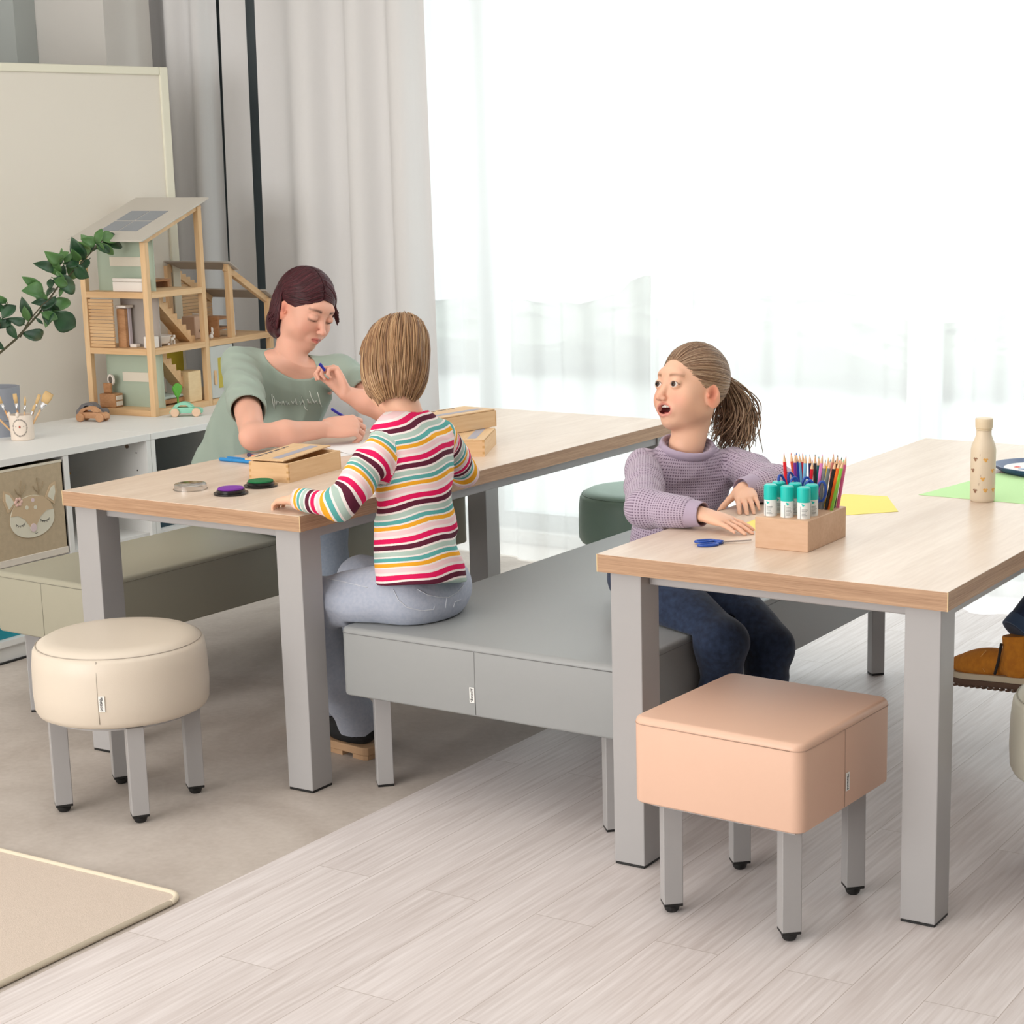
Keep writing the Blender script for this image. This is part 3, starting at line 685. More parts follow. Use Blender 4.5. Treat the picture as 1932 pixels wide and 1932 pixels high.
# wing floor
t = toy('toy_playhouse', 'small pink toy house with an arched door on the dollhouse wing', 'toy', -.12, .415, .2445)
MB().box(-.03, .03, -.03, .035, 0, .085, .003, 1).build('body', mat('toy_pinkwood', (212, 180, 156), .6), t)
MB().cyl((.030, .008, .028), (.032, .008, .028), .012, n=24).build('door', mat('toy_dark', (96, 68, 46), .6), t)
MB().box(-.03, .03, .036, .043, 0, .092, .002, 1).build('side_panel', M_tw, t)
t = toy('toy_rabbit', 'tiny white toy rabbit in front of the pink toy house', 'toy', -.03, .40, .2445)
b = MB(); b.sph((0, 0, .010), (.007, .010, .010)); b.sph((0, .008, .022), (.006, .006, .007)); b.sph((0, .006, .036), (.002, .003, .011)); b.sph((0, .012, .035), (.002, .003, .010)); b.build('body', M_tw, t, smooth=True)
t = toy('toy_bunk_bed', 'white toy bunk bed with a slotted ladder on the dollhouse wing', 'toy furniture', -.10, .53, .2445)
MB().box(-.05, .05, -.045, .045, .028, .036).build('lower_bunk', M_toy, t)
MB().box(-.05, .05, -.045, .045, .066, .074).build('upper_bunk', M_toy, t)
MB().box(-.05, .05, -.055, -.0455, 0, .08).build('headboard', M_toy, t)
ld = MB().box(.05, .053, .02, .052, 0, .092).build('ladder_board', M_tw, t)
b = MB()
for k in range(3): b.box(.0531, .0536, .028, .044, .018+k*.018, .0215+k*.018)
b.build('ladder_slots', M_ink, ld)

# ------------------------------------------------------------------ toy cars
def car(name, label, x, y, rz, col, wcol):
    t = thing('toy_car', label, 'toy car', (x, y, SZ), rz, 'wooden toy cars on the white shelf')
    pts = [(-.058, .018), (-.05, .030), (-.035, .045), (-.015, .052), (.008, .050), (.022, .038), (.03, .030), (.05, .030), (.058, .024), (.058, .012), (-.058, .012)]
    win = [(-.030, .033), (-.018, .042), (.002, .042), (.012, .033)]
    bm_ = bmesh.new()
    def ring(p, y_): return [bm_.verts.new((a, y_, b_)) for a, b_ in p]
    # body as three joined blocks leaves the window open
    b = MB()
    Mx = Matrix(((1, 0, 0, 0), (0, 0, -1, .016), (0, 1, 0, 0), (0, 0, 0, 1)))
    bm_.free()
    b.prism([(-.058, .012), (.058, .012), (.058, .024), (.05, .030), (.03, .031), (.012, .033), (-.030, .033), (-.046, .033), (-.058, .018)], 0, .032, Mx, .001)
    b.prism([(-.046, .0332), (-.030, .0332), (-.018, .042), (-.015, .052), (-.035, .045)], 0, .032, Mx)
    b.prism([(-.018, .042), (.002, .042), (.008, .050), (-.004, .0525), (-.015, .052)], 0, .032, Mx)
    b.prism([(.002, .042), (.012, .0332), (.028, .0332), (.022, .040), (.008, .050)], 0, .032, Mx)
    b.build('car_body', col, t, smooth=SM)
    for wx in (-.038, .038):
        for s_ in (-1, 1):
            MB().lathe([(0, 0), (.0135, 0), (.0155, .002), (.0155, .008), (.0135, .010), (0, .010)], n=28, M=T((wx, s_*.0165, .0155), 0, R(-90*s_))).build('wheel', wcol, t, smooth=SM)
    return t
M_nat = wood('beech', (218, 168, 128), (200, 148, 108), (30, 60, 30), rough=.5)
car('toy_car', 'natural wooden toy car on the shelf left of the dollhouse', -5.055, 4.735, R(17), M_nat, M_nat)
car('toy_car', 'mint green wooden toy car in front of the dollhouse', -4.845, 4.985, R(35), mat('mint_paint', (140, 206, 178), .45), mat('pink_beech', (226, 192, 162), .5))
car('toy_car', 'grey car-shaped form half hidden behind the natural wooden car', -5.15, 4.825, R(14), mat('grey_shape', (120, 118, 122), .5), mat('grey_shape', 0))  # grey shape built with the same outline as the cars

# ------------------------------------------------------------------ brushes, cup, plant pot
def brush_cup():
    x, y = -4.925, 4.300
    t = thing('brush_cup', 'cream cup with an animal face holding paint brushes', 'cup', (x, y, SZ), 0)
    r = .040
    MB().lathe([(0, 0), (r-.006, 0), (r-.003, .003), (r, .085), (r-.0025, .085), (r-.006, .006), (0, .006)], n=56).build('cup_wall', mat('cup_cream', (228, 214, 200), .6), t, smooth=SM)
    for s_ in (-.85, .25):
        e = MB(); e.sph((r*.97*math.cos(R(-60)+s_*.9-.2), r*.97*math.sin(R(-60)+s_*.9-.2), .087), (.006, .006, .010), u=14, v=10)
        e.build('cup_ear', mat('cup_cream', 0), t, smooth=True)
    b = MB(); a0 = R(-52)
    def on(a, z, k=.0006):
        rr_ = (r-.003)+.003*z/.085+k; return Vector((rr_*math.cos(a0+a/r), rr_*math.sin(a0+a/r), z))
    for k in range(40):
        th = 2*PI*k/40; p = [on(.026*math.cos(th)*q, .044+.030*math.sin(th)*q) for q in (.84, 1)]
        b.tube(p, .00075, n=4)
    for s_ in (-.013, .013): b.sph(on(s_, .048, 0), .0013, u=8, v=6)
    b.build('printed_face', M_ink, t)
    b = MB(); b.sph(on(0, .047, 0), (.003, .003, .0045), u=10, v=8); b.build('printed_nose', mat('nose_red', (168, 72, 52), .6), t)
    # brushes: each its own thing, leaning in the cup
    specs = [((-.010, -.018), (-.058, -.044, .155), 7, 'flat white brush leaning left'), ((-.02, -.02), (-.095, -.06, .115), 5, 'small brush leaning far left'),
             ((.0, -.008), (-.008, -.012, .155), 7, 'flat white brush standing upright'), ((.004, .004), (.016, .010, .145), 4, 'thin brush standing behind the upright one'),
             ((.012, .0), (.056, .036, .150), 6, 'round brush leaning right'), ((.016, .008), (.082, .055, .155), 16, 'broad bristle brush leaning right'), ((.010, -.010), (.048, .022, .12), 5, 'short brush leaning right')]
    for k, ((bx, by), tip, wd, lab) in enumerate(specs):
        g = thing('paint_brush', lab+' in the cream cup', 'paint brush', (x+bx*.6, y+by*.6, SZ+.008), 0, 'paint brushes in the cream cup')
        p0 = Vector((0, 0, 0)); p1 = Vector(tip)-Vector((bx*.6, by*.6, .008)); d = p1.normalized(); L_ = p1.length
        MB().tube([p0, d*L_*.5, d*L_*.62], [.0028, .0036, .0028], n=10).build('handle', M_pinex if k % 2 else wood('handle_orange', (214, 160, 104), (196, 142, 90), (30, 30, 4)), g, smooth=True)
        w0 = wd*.001
        fl = .35
        MB().tube([d*L_*.6, d*L_*.78], [.0032, w0*.8], n=12, flat=.5, nrm=FWD).build('ferrule', mat('ferrule', (214, 214, 216), .25, .7), g, smooth=True)
        MB().tube([d*L_*.78, d*L_*.9, d*L_], [w0*.8, w0*1.05, w0*(.95 if wd > 5 else .3)], n=12, flat=.45, nrm=FWD).build('bristles', mat('bristle', (214, 180, 128) if 1 else 0, .9, bump=.6, bscale=900), g, smooth=True)
brush_cup()
def plant():
    x, y = -5.085, 4.335
    t = thing('potted_plant', 'green leafy plant in a grey ribbed pot on the left end of the shelf', 'potted plant', (x, y, SZ), 0)
    r = .082
    MB().lathe([(0, 0), (r-.012, 0), (r-.010, .055), (r-.006, .056), (r-.002, .11), (r, .165), (r-.007, .165), (r-.01, .12), (0, .12)], n=64).build('pot', mat('pot_grey', (146, 150, 160), .7), t, smooth=SM)
    MB().lathe([(0, .121), (r-.012, .121), (r-.012, .14), (0, .143)], n=40).build('soil', mat('soil', (38, 32, 28), 1), t)
    stm = mat('stem_brown', (86, 80, 58), .8)
    lf = mat('leaf_green', (52, 94, 58), .4, spec=.6, c2=(26, 60, 38), mscale=14); lf2 = mat('leaf_light', (100, 142, 80), .42, c2=(62, 106, 54), mscale=12)
    rg = random.Random(21); X_ = -5.06
    def at(u, v, xx):
        d = FWD*FOC + RGT*(u-PCX) - UPV*(v-PCY); k = xx/d.x; return Vector((0, 0, EYE))+d*k-Vector((x, y, SZ))
    main = [Vector((0, 0, .13)), at(-40, 700, X_), at(30, 640, X_), at(75, 590, X_), at(110, 540, X_), at(150, 500, X_), at(185, 462, X_), at(192, 455, X_)]
    st = MB(); st.tube(main, [.005, .0045, .004, .0032, .0028, .0022, .0016, .001], n=8)
    br2 = [at(38, 636, X_), at(55, 605, X_), at(80, 575, X_+.02), at(100, 560, X_+.03)]; st.tube(br2, [.003, .0025, .002, .001], n=6)
    br3 = [at(-30, 690, X_), at(-10, 640, X_), at(5, 600, X_), at(15, 570, X_)]; st.tube(br3, [.003, .0025, .002, .001], n=6)
    st.build('stem', stm, t, smooth=True)
    # leaves: (base u,v) (tip u,v) width factor, light?
    LV = [((45, 612), (15, 600), 1, 0), ((42, 628), (80, 640), 1.3, 0), ((60, 600), (40, 560), 1, 0), ((78, 590), (110, 602), 1, 1), ((100, 590), (144, 618), 1.5, 0), ((98, 588), (130, 562), 1, 1), ((85, 575), (70, 545), 1.2, 1),
          ((82, 552), (42, 548), 1.2, 1), ((70, 540), (42, 522), 1, 1), ((95, 545), (95, 525), 1.1, 0), ((100, 530), (144, 538), 1.4, 0), ((112, 520), (92, 480), 1, 1), ((100, 505), (64, 498), .9, 0), ((115, 495), (85, 475), 1, 1), ((120, 488), (116, 468), .8, 1),
          ((125, 500), (152, 520), 1.2, 1), ((140, 500), (168, 525), 1.4, 0), ((150, 492), (135, 470), 1.1, 1), ((158, 490), (135, 448), 1.1, 0), ((165, 478), (184, 462), .9, 0), ((168, 490), (152, 512), 1.2, 0), ((183, 462), (192, 430), .9, 1), ((185, 462), (208, 478), 1.1, 0), ((190, 458), (215, 482), .8, 1),
          ((8, 585), (-20, 560), 1.2, 0), ((5, 600), (30, 575), 1.3, 0), ((0, 600), (-30, 620), 1.3, 0), ((10, 572), (-10, 555), 1, 1), ((15, 610), (32, 640), 1, 0), ((-10, 640), (8, 660), 1, 0), ((-10, 640), (-50, 610), 1.3, 0), ((0, 620), (20, 600), 1.1, 0), ((88, 560), (110, 545), 1, 0), ((90, 570), (60, 572), 1, 0), ((75, 560), (62, 532), 1, 0), ((120, 540), (112, 560), .8, 1), ((68, 600), (82, 612), .7, 0), ((104, 560), (88, 585), 1, 0)]
    for _ in range(22):
        k = rg.choice(LV[:24]); u0, v0 = k[0][0]+rg.uniform(-12, 12), k[0][1]+rg.uniform(-10, 10); aa = rg.uniform(0, 6.28); ll = rg.uniform(24, 36); LV.append(((u0, v0), (u0+ll*math.cos(aa), v0+ll*math.sin(aa)*.8), rg.uniform(1, 1.4), rg.random() < .3))
    for (b0, t0, wf, li) in LV:
        dx = rg.uniform(-.03, .03); P = at(b0[0], b0[1], X_+dx*.3); Q = at(t0[0], t0[1], X_+dx)
        d = Q-P; L_ = d.length; d.normalize(); side = d.cross(-FWD); side = (side+FWD*rg.uniform(-.5, .5)).normalized(); nn = side.cross(d).normalized()
        bm_ = bmesh.new(); rows = []; w_ = L_*.31*wf
        for k in range(9):
            s = k/8; ww = w_*math.sin(PI*min(1, s*.98+.02))**.8*(1-.35*s); c = P+d*L_*s+nn*(.12*L_*math.sin(PI*s)-.05*L_*s)
            rows.append([bm_.verts.new(c+side*ww*q+nn*(abs(q)*ww*.35)) for q in (-1, -.5, 0, .5, 1)])
        for A, B in zip(rows, rows[1:]):
            for k in range(4): bm_.faces.new((A[k], A[k+1], B[k+1], B[k]))
        q = MB(); q.add(bm_); q.keep = True; q.tube([P-d*.008, P+d*.004], .0011, n=5)
        o = q.build('leaf', lf2 if li else lf, t, smooth=True)
        md = o.modifiers.new('s', 'SOLIDIFY'); md.thickness = .0007
plant()

# ------------------------------------------------------------------ things on the left table
def wood_box(name, label, x, y, z, w_, d_, h, rz, lid=None, print_=False, group='pine boxes on the left table'):
    t = thing('wooden_box', label, 'wooden box', (x, y, z), rz, group); th = .006
    for ya in (0, d_-th): MB().box(0, w_, ya, ya+th, .004, h).build('end_board', M_pinex, t)
    for xa in (0, w_-th): MB().box(xa, xa+th, th, d_-th, .004, h).build('side_board', M_piney, t)
    b = MB().box(0, w_, 0, d_, 0, .004).build('bottom', M_piney, t)
    b = MB()
    for k in range(3): b.box(w_-th-.0002, w_+.0003, -.0003, th, .008+k*.017, .0145+k*.017); b.box(-.0003, th, -.0003, th, .008+k*.017, .0145+k*.017)
    b.build('finger_joint', mat('joint_wood', (196, 152, 96), .6), t)
    if lid is not None:
        lx, ly, la, lt = lid
        M = T((lx, ly, h+.0006), la) @ Matrix.Rotation(lt, 4, 'X')
        l = MB().box(0, w_-.004, 0, d_-.006, 0, .004, .0008, 1, M).build('lid', M_piney, t)
        b = MB(); b.box(w_-.055, w_-.03, .02, d_-.03, .0041, .0045, M=M); b.build('printed_band', mat('print_grey', (168, 166, 178), .6), l)
        b = MB(); rg = random.Random(5)
        for k in range(22):
            if k % 6 != 5: b.box(.012, .018+rg.uniform(0, .004), .03+k*.0075, .035+k*.0075, .0041, .0045, M=M)
        b.build('printed_lines', mat('print_dark', (88, 84, 96), .6), l)
    return t
wood_box('box', 'open pine box with a skewed printed lid on the left table', -3.409, 3.727, TZ, .125, .25, .052, R(6), lid=(-.022, .012, R(3), R(1.5)))
wood_box('box', 'pine box lying at the lower end of the stack by the child', -3.185, 4.285, TZ, .125, .25, .045, R(27), lid=(.002, .003, 0, 0))
wood_box('box', 'pine box on top of the stack by the child', -3.36, 4.34, TZ+.0512, .13, .26, .048, R(-8), lid=(.002, .003, 0, 0))
def pad(label, x, y, col):
    t = thing('ink_pad', label, 'ink pad', (x, y, TZ), 0, 'round ink pads on the left table')
    MB().lathe([(0, 0), (.043, 0), (.044, .002), (.044, .005), (.036, .006), (.036, .012), (.034, .013), (0, .013)], n=56).build('tray', mat('pad_black', (20, 20, 20), .25), t, smooth=SM)
    MB().lathe([(0, .0131), (.0325, .0131), (.0335, .0145), (.032, .0175), (0, .018)], n=56).build('ink_cushion', mat('ink_'+label.split()[1], col, .85, bump=.3, bscale=900), t, smooth=SM)
pad('round purple ink pad in a black tray', -3.309, 3.545, (122, 48, 158))
pad('round green ink pad in a black tray beside the purple one', -3.318, 3.668, (20, 112, 62))
t = thing('clear_dome', 'clear round plastic lid lying near the purple ink pad', 'lid', (-3.455, 3.552, TZ), 0)
M_clear = bpy.data.materials.new('clear_plastic'); M_clear.use_nodes = True; nt = M_clear.node_tree; nt.nodes.clear()
o_ = nt.nodes.new('ShaderNodeOutputMaterial'); mx = nt.nodes.new('ShaderNodeMixShader'); tr = nt.nodes.new('ShaderNodeBsdfTransparent'); tr.inputs[0].default_value = (.95, .95, .95, 1)
gl = nt.nodes.new('ShaderNodeBsdfGlossy'); gl.inputs['Roughness'].default_value = .08; lw = nt.nodes.new('ShaderNodeLayerWeight'); lw.inputs[0].default_value = .35
nt.links.new(lw.outputs['Facing'], mx.inputs[0]); nt.links.new(tr.outputs[0], mx.inputs[1]); nt.links.new(gl.outputs[0], mx.inputs[2]); nt.links.new(mx.outputs[0], o_.inputs[0])
MB().lathe([(.042, 0), (.042, .014), (.039, .016), (0, .016), (0, .0148), (.0385, .0148), (.0408, .0135), (.0408, 0), (.042, 0)], n=56).build('dome', M_clear, t, smooth=SM)
MB().lathe([(.0421, 0), (.0445, .0), (.0445, .0018), (.0421, .0018), (.0421, 0)], n=56).build('rim', M_clear, t, smooth=SM)
def pen(label, p0, p1, r, col, cap=None, group=None, name='pen', cat='pen', tipc=None):
    p0 = Vector(p0); p1 = Vector(p1); d = (p1-p0); L_ = d.length; d.normalize()
    t = thing(name, label, cat, p0, 0, group)
    MB().tube([Vector((0, 0, 0)), d*L_*.62], r, n=14).build('barrel', col, t, smooth=SM)
    MB().tube([d*L_*.62, d*L_*.95, d*L_*.985, d*L_], [r*1.12, r*1.12, r*.9, r*.4], n=14).build('cap', cap or col, t, smooth=SM)
G = 'felt pens beside the open pine box'
bl = mat('pen_blue', (38, 132, 196), .35)
pen('light blue felt pen on the left table, front one of two', (-3.58, 3.945, TZ+.005), (-3.722, 3.948, TZ+.005), .005, bl, group=G)
pen('light blue felt pen on the left table, behind its twin', (-3.575, 3.968, TZ+.005), (-3.715, 3.972, TZ+.005), .005, bl, group=G)
pen('navy and white felt pen lying behind the blue ones', (-3.60, 3.985, TZ+.0055), (-3.70, 4.045, TZ+.0055), .0055, mat('pen_coral', (232, 130, 104), .4), mat('pen_navy', (34, 44, 96), .4), group=G)
pen('pale lilac felt pen beside the pine box', (-3.56, 4.0, TZ+.005), (-3.66, 4.06, TZ+.005), .005, mat('pen_lilac', (196, 190, 214), .4), mat('pen_lilac', 0), group=G)
def sheet(label, pts, m_, z=TZ, lines=None, group=None, name='paper_sheet'):
    c = Vector((sum(p[0] for p in pts)/len(pts), sum(p[1] for p in pts)/len(pts), z))
    t = thing(name, label, 'paper', c, 0, group)
    s = MB().prism([(p[0]-c.x, p[1]-c.y) for p in pts], .0002, .0008).build('sheet', m_, t)
    if lines:
        b = MB()
        for (a, b_) in lines: b.tube([Vector((a[0], a[1], z+.0009))-c, Vector((b_[0], b_[1], z+.0009))-c], .0008, n=4)
        b.build('printed_lines', mat('print_dark', 0), s)
    return t
G = 'sheets of paper on the tables'
sheet('white printed sheet sticking out past the pine box lid', [(-3.73, 4.07), (-3.50, 4.0), (-3.44, 4.20), (-3.67, 4.27)], M_paper, lines=[((-3.55, 4.03), (-3.49, 4.19))], group=G)
sheet('white sheet under the writing hand of the woman', [(-3.66, 4.30), (-3.45, 4.20), (-3.33, 4.46), (-3.54, 4.57)], M_paper, z=TZ+.0010, group=G)
sheet('small white slip at the table edge under the child elbow', [(-3.08, 3.60), (-2.965, 3.60), (-2.965, 3.76), (-3.08, 3.76)], M_paper, group=G)
sheet('small yellow note at the far end of the left table', [(-3.66, 5.08), (-3.60, 5.06), (-3.585, 5.14), (-3.65, 5.15)], mat('note_yellow', (246, 232, 140), .8), group=G)

# ------------------------------------------------------------------ things on the right table
yel = mat('card_yellow', (248, 232, 128), .8)
sheet('yellow card sheet beneath the hands of the girl in purple', [(-1.945, 3.74), (-1.84, 3.70), (-1.815, 3.93), (-1.95, 4.00)], yel, group=G)
sheet('yellow card sheet right of the wooden organizer block', [(-1.86, 3.99), (-1.775, 3.985), (-1.685, 4.08), (-1.79, 4.26), (-1.9, 4.24)], yel, group=G)
sheet('large pale green sheet beneath the bottle on the right table', [(-1.728, 4.314), (-1.40, 4.31), (-1.30, 4.66), (-1.66, 4.72)], mat('card_green', (196, 236, 172), .8), group=G)
def organizer():
    t = thing('pencil_organizer', 'beech organizer block holding glue sticks, scissors and coloured pencils', 'organizer', (-1.802, 3.5515, TZ), R(0))
    w_, d_, h = .128, .198, .069
    M_b = wood('beech_block', (216, 180, 150), (200, 160, 128), (6, 30, 30), rough=.5)
    # block with real wells: outer box, the wells are bored with a boolean
    b = MB().box(0, w_, 0, d_, 0, h, .0012, 1); o = b.build('block', M_b, t)
    c = MB()
    for i in range(3):
        for j in range(2): c.cyl((.024+i*.040, .028+j*.040, .012), (.024+i*.040, .028+j*.040, .08), .0152, n=32)
    for i in range(3): c.box(.012+i*.038, .038+i*.038, .088, .106, .012, .08)
    c.box(.010, .118, .122, .186, .012, .08)
    co = c.build('cut', M_b); md = o.modifiers.new('b', 'BOOLEAN'); md.object = co; md.operation = 'DIFFERENCE'; md.solver = 'EXACT'
    dg = bpy.context.evaluated_depsgraph_get(); me = bpy.data.meshes.new_from_object(o.evaluated_get(dg)); o.modifiers.clear(); o.data = me
    bpy.data.objects.remove(co)
    return t
organizer()
OX, OY = -1.802, 3.5515
tq = mat('glue_turquoise', (24, 196, 186), .35)
def glue(i, j, label):
    t = thing('glue_stick', label, 'glue stick', (OX+.024+i*.040, OY+.028+j*.040, TZ+.027), R(random.uniform(-30, 30)), 'turquoise capped glue sticks in the organizer')
    r = .0142
    MB().lathe([(0, 0), (r, 0), (r, .078), (0, .078)], n=36).build('tube', mat('glue_white', (236, 238, 236), .4), t, smooth=SM)
    MB().lathe([(r+.0004, .078), (r+.0006, .079), (r+.0004, .108), (r-.002, .1105), (0, .1105), (0, .0785)], n=36).build('cap', tq, t, smooth=SM)
    b = MB(); rg = random.Random(i*3+j); a0 = R(-60)
    for k in range(7):
        a = a0-.25; z = .058+k*.0026 if k else .062
        z = .070-k*.0027
        L_ = rg.uniform(.6, 1.0)
        b.tube([((r+.0002)*math.cos(a+q*L_/4), (r+.0002)*math.sin(a+q*L_/4), z-.006) for q in range(5)], .0004, n=4)
    b.tube([((r+.0002)*math.cos(a0-.45), (r+.0002)*math.sin(a0-.45), z) for z in (.040, .070)], .0005, n=4)
    b.build('printed_lines', mat('print_grey2', (120, 124, 124), .6), t)
    b = MB(); b.prism([(-.003, -.003), (.004, 0), (0, .005)], 0, .0003, Matrix.Rotation(a0-.1, 4, 'Z') @ Matrix.Translation((r+.0002, 0, .073)) @ Matrix.Rotation(R(90), 4, 'Y'))
    b.build('printed_mark', tq, t)
rows = ['front', 'back']; cols = ['left', 'middle', 'right']
for j in (1, 0):
    for i in range(3): glue(i, j, 'turquoise capped glue stick, %s of the three in the %s row of the organizer' % (cols[i], rows[j]))
def pencil(label, base, tip, col):
    base = Vector(base); tip = Vector(tip); d = (tip-base); L_ = d.length; d.normalize()
    t = thing('coloured_pencil', label, 'pencil', base, 0, 'coloured pencils in the organizer'); r = .0039
    if label.startswith('_'): pass
    MB().tube([Vector((0, 0, 0)), d*(L_-.021)], r, n=6).build('barrel', col, t)
    MB().tube([d*(L_-.021), d*(L_-.006)], [r, r*.32], n=10).build('sharpened_wood', mat('pencil_wood', (232, 190, 150), .7), t, smooth=SM)
    MB().tube([d*(L_-.006), d*L_], [r*.32, r*.04], n=8).build('lead', col, t, smooth=SM)
PC = [('red', (222, 32, 42)), ('orange red', (224, 92, 62)), ('violet', (112, 44, 140)), ('royal blue', (30, 60, 160)), ('sky blue', (112, 178, 216)), ('crimson', (192, 36, 56)), ('light blue', (120, 186, 222)), ('navy', (38, 34, 86)), ('scarlet', (216, 28, 48)), ('charcoal', (52, 52, 54)), ('pink', (226, 128, 196)), ('grey', (128, 134, 136)), ('slate', (112, 122, 126)), ('black', (32, 32, 34)), ('orange', (248, 112, 36)), ('light green', (132, 198, 62)), ('rose', (232, 108, 162)), ('salmon', (228, 142, 130)), ('brown', (96, 60, 42)), ('teal', (28, 112, 118)), ('yellow', (236, 196, 40)), ('dark green', (34, 84, 52))]
# tips measured along the row (photo u, v); row in front or behind
PT = [(1479, 854, 0), (1492, 853, 1), (1500, 855, 0), (1502, 853, 1), (1508, 855, 1), (1514, 854, 1), (1520, 856, 0), (1528, 856, 1), (1533, 867, 0), (1538, 856, 1), (1552, 856, 0), (1558, 866, 0), (1567, 866, 0), (1577, 867, 0), (1585, 866, 0), (1592, 866, 0), (1597, 859, 1), (1573, 855, 1), (1581, 857, 1), (1545, 860, 1), (1563, 862, 1), (1588, 862, 1)]
def px_y(u, v, yy):
    d = FWD*FOC + RGT*(u-PCX) - UPV*(v-PCY); k = yy/d.y; return Vector((0, 0, EYE))+d*k
for k, ((nm, c), (u, v, bk)) in enumerate(zip(PC, PT)):
    yy = OY+(.136 if not bk else .168)+.002*(k % 3)
    s = (u-1479)/(1597-1479)
    tip = px_y(u, v, yy+.012); xb = OX+.018+s*.092; base = (xb, yy, TZ+.0125)
    pencil('%s coloured pencil, %s row, %s' % (nm, 'rear' if bk else 'front', 'standing upright' if abs(tip.x-xb) < .012 else ('leaning outwards to the right' if tip.x > xb else 'leaning outwards to the left')), base, tip, mat('pencil_'+nm.replace(' ', '_'), c, .35))
M_sb = mat('scissor_blue', (38, 78, 168), .3); M_st = mat('steel', (176, 178, 182), .22, .9)
def scissors(label, M, L_=.125, name='scissors'):
    """lies in local xy, handles at the origin side, blades along +x; M places it"""
    t = thing('scissors', label, 'scissors', M.translation, 0, 'blue handled scissors'); K = M.copy(); K.translation = (0, 0, 0)
    b = MB()
    for s_ in (-1, 1):
        loop = [(.022+.022*math.cos(2*PI*k/20)*1.0, s_*.0135+.0095*math.sin(2*PI*k/20), s_*.0015) for k in range(21)]
        h = MB(); h.tube([K @ Vector(p) for p in loop], .0030, n=8, nrm=K @ Vector((0, 0, 1)))
        h.tube([K @ Vector(p) for p in ((.040, s_*.010, s_*.0015), (.052, s_*.003, s_*.001), (.060, -s_*.0015, s_*.0008))], [.0035, .004, .0035], n=8)
        h.build('handle', M_sb, t, smooth=True)
        bl_ = MB(); bl_.prism([(.056, -.004*s_-.002), (.056, -.004*s_+.004), (.064, .004), (L_, .0006), (L_, -.0006), (.064, -.003)], s_*.0009-.0005, s_*.0009+.0005, K); bl_.build('blade', M_st, t)
    MB().cyl(K @ Vector((.062, 0, -.0025)), K @ Vector((.062, 0, .0025)), .003, n=16).build('pivot', M_st, t)
    return t
scissors('blue handled scissors lying open on the right table', T((-1.925, 3.512, TZ+.0046), R(43)))
for k, (a, lean, lab) in enumerate(((0, -14, 'blue handled scissors standing in the left slot of the organizer'), (1, 2, 'blue handled scissors standing in the middle slot of the organizer'), (2, 4, 'blue handled scissors standing in the right slot of the organizer'))):
    M = Matrix.Translation((OX+.025+k*.038, OY+.097, TZ+.150-.005*k)) @ Matrix.Rotation(R(lean), 4, 'Y') @ Matrix.Rotation(R(90), 4, 'Y') @ Matrix.Rotation(R(20+25*k), 4, 'X')
    scissors(lab, M, .118)
def bottle():
    t = thing('water_bottle', 'cream drinking bottle with small bee prints on the right table', 'bottle', (-1.5575, 4.3075, TZ), 0)
    r = .0305
    MB().lathe([(0, 0), (r-.003, 0), (r-.0005, .003), (r, .008), (r+.0005, .128), (r-.002, .140), (r-.007, .153), (r-.0115, .164), (r-.012, .176), (0, .176)], n=64).build('bottle_wall', mat('bottle_cream', (228, 212, 188), .45), t, smooth=SM)
    MB().lathe([(0, .1765), (r-.0108, .1765), (r-.0105, .178), (r-.0118, .180), (r-.0095, .182), (r-.0085, .196), (r-.0085, .203), (r-.010, .205), (0, .205)], n=56).build('cap', mat('bottle_cap', (226, 208, 178), .5), t, smooth=SM)
    b1 = MB(); b2 = MB(); a0 = math.atan2(-4.3075, 1.5575)
    for (du, z, c) in ((.006, .105, 0), (-.020, .106, 1), (.0, .058, 0), (-.019, .028, 1), (.007, .030, 0), (-.028, .078, 1), (.026, .078, 0), (.030, .03, 0)):
        a = a0+du/r; p = Vector(((r+.0004)*math.cos(a), (r+.0004)*math.sin(a), z)); q = b2 if c else b1
        X = Matrix.Translation(p) @ Matrix.Rotation(a, 4, 'Z')
        q.sph((0, 0, 0), (.0008, .0034, .0044), M=X @ Matrix.Rotation(R(20), 4, 'X'), u=12, v=8)
        for s_ in (-1, 1): q.sph((0, 0, 0), (.0006, .0030, .0016), M=X @ Matrix.Translation((0, s_*.0038, .0035)) @ Matrix.Rotation(R(-s_*35), 4, 'X'), u=10, v=6)
    for (du, z) in ((-.008, .115), (-.005, .064), (-.009, .043)):
        a = a0+du/r; b2.tube([Vector(((r+.0004)*math.cos(a), (r+.0004)*math.sin(a), z+q)) for q in (0, .006)], .0004, n=4)
    b1.build('bee_print', mat('bee_yellow', (232, 178, 96), .6), t, smooth=True); b2.build('bee_print', mat('bee_brown', (150, 112, 88), .6), t, smooth=True)
bottle()
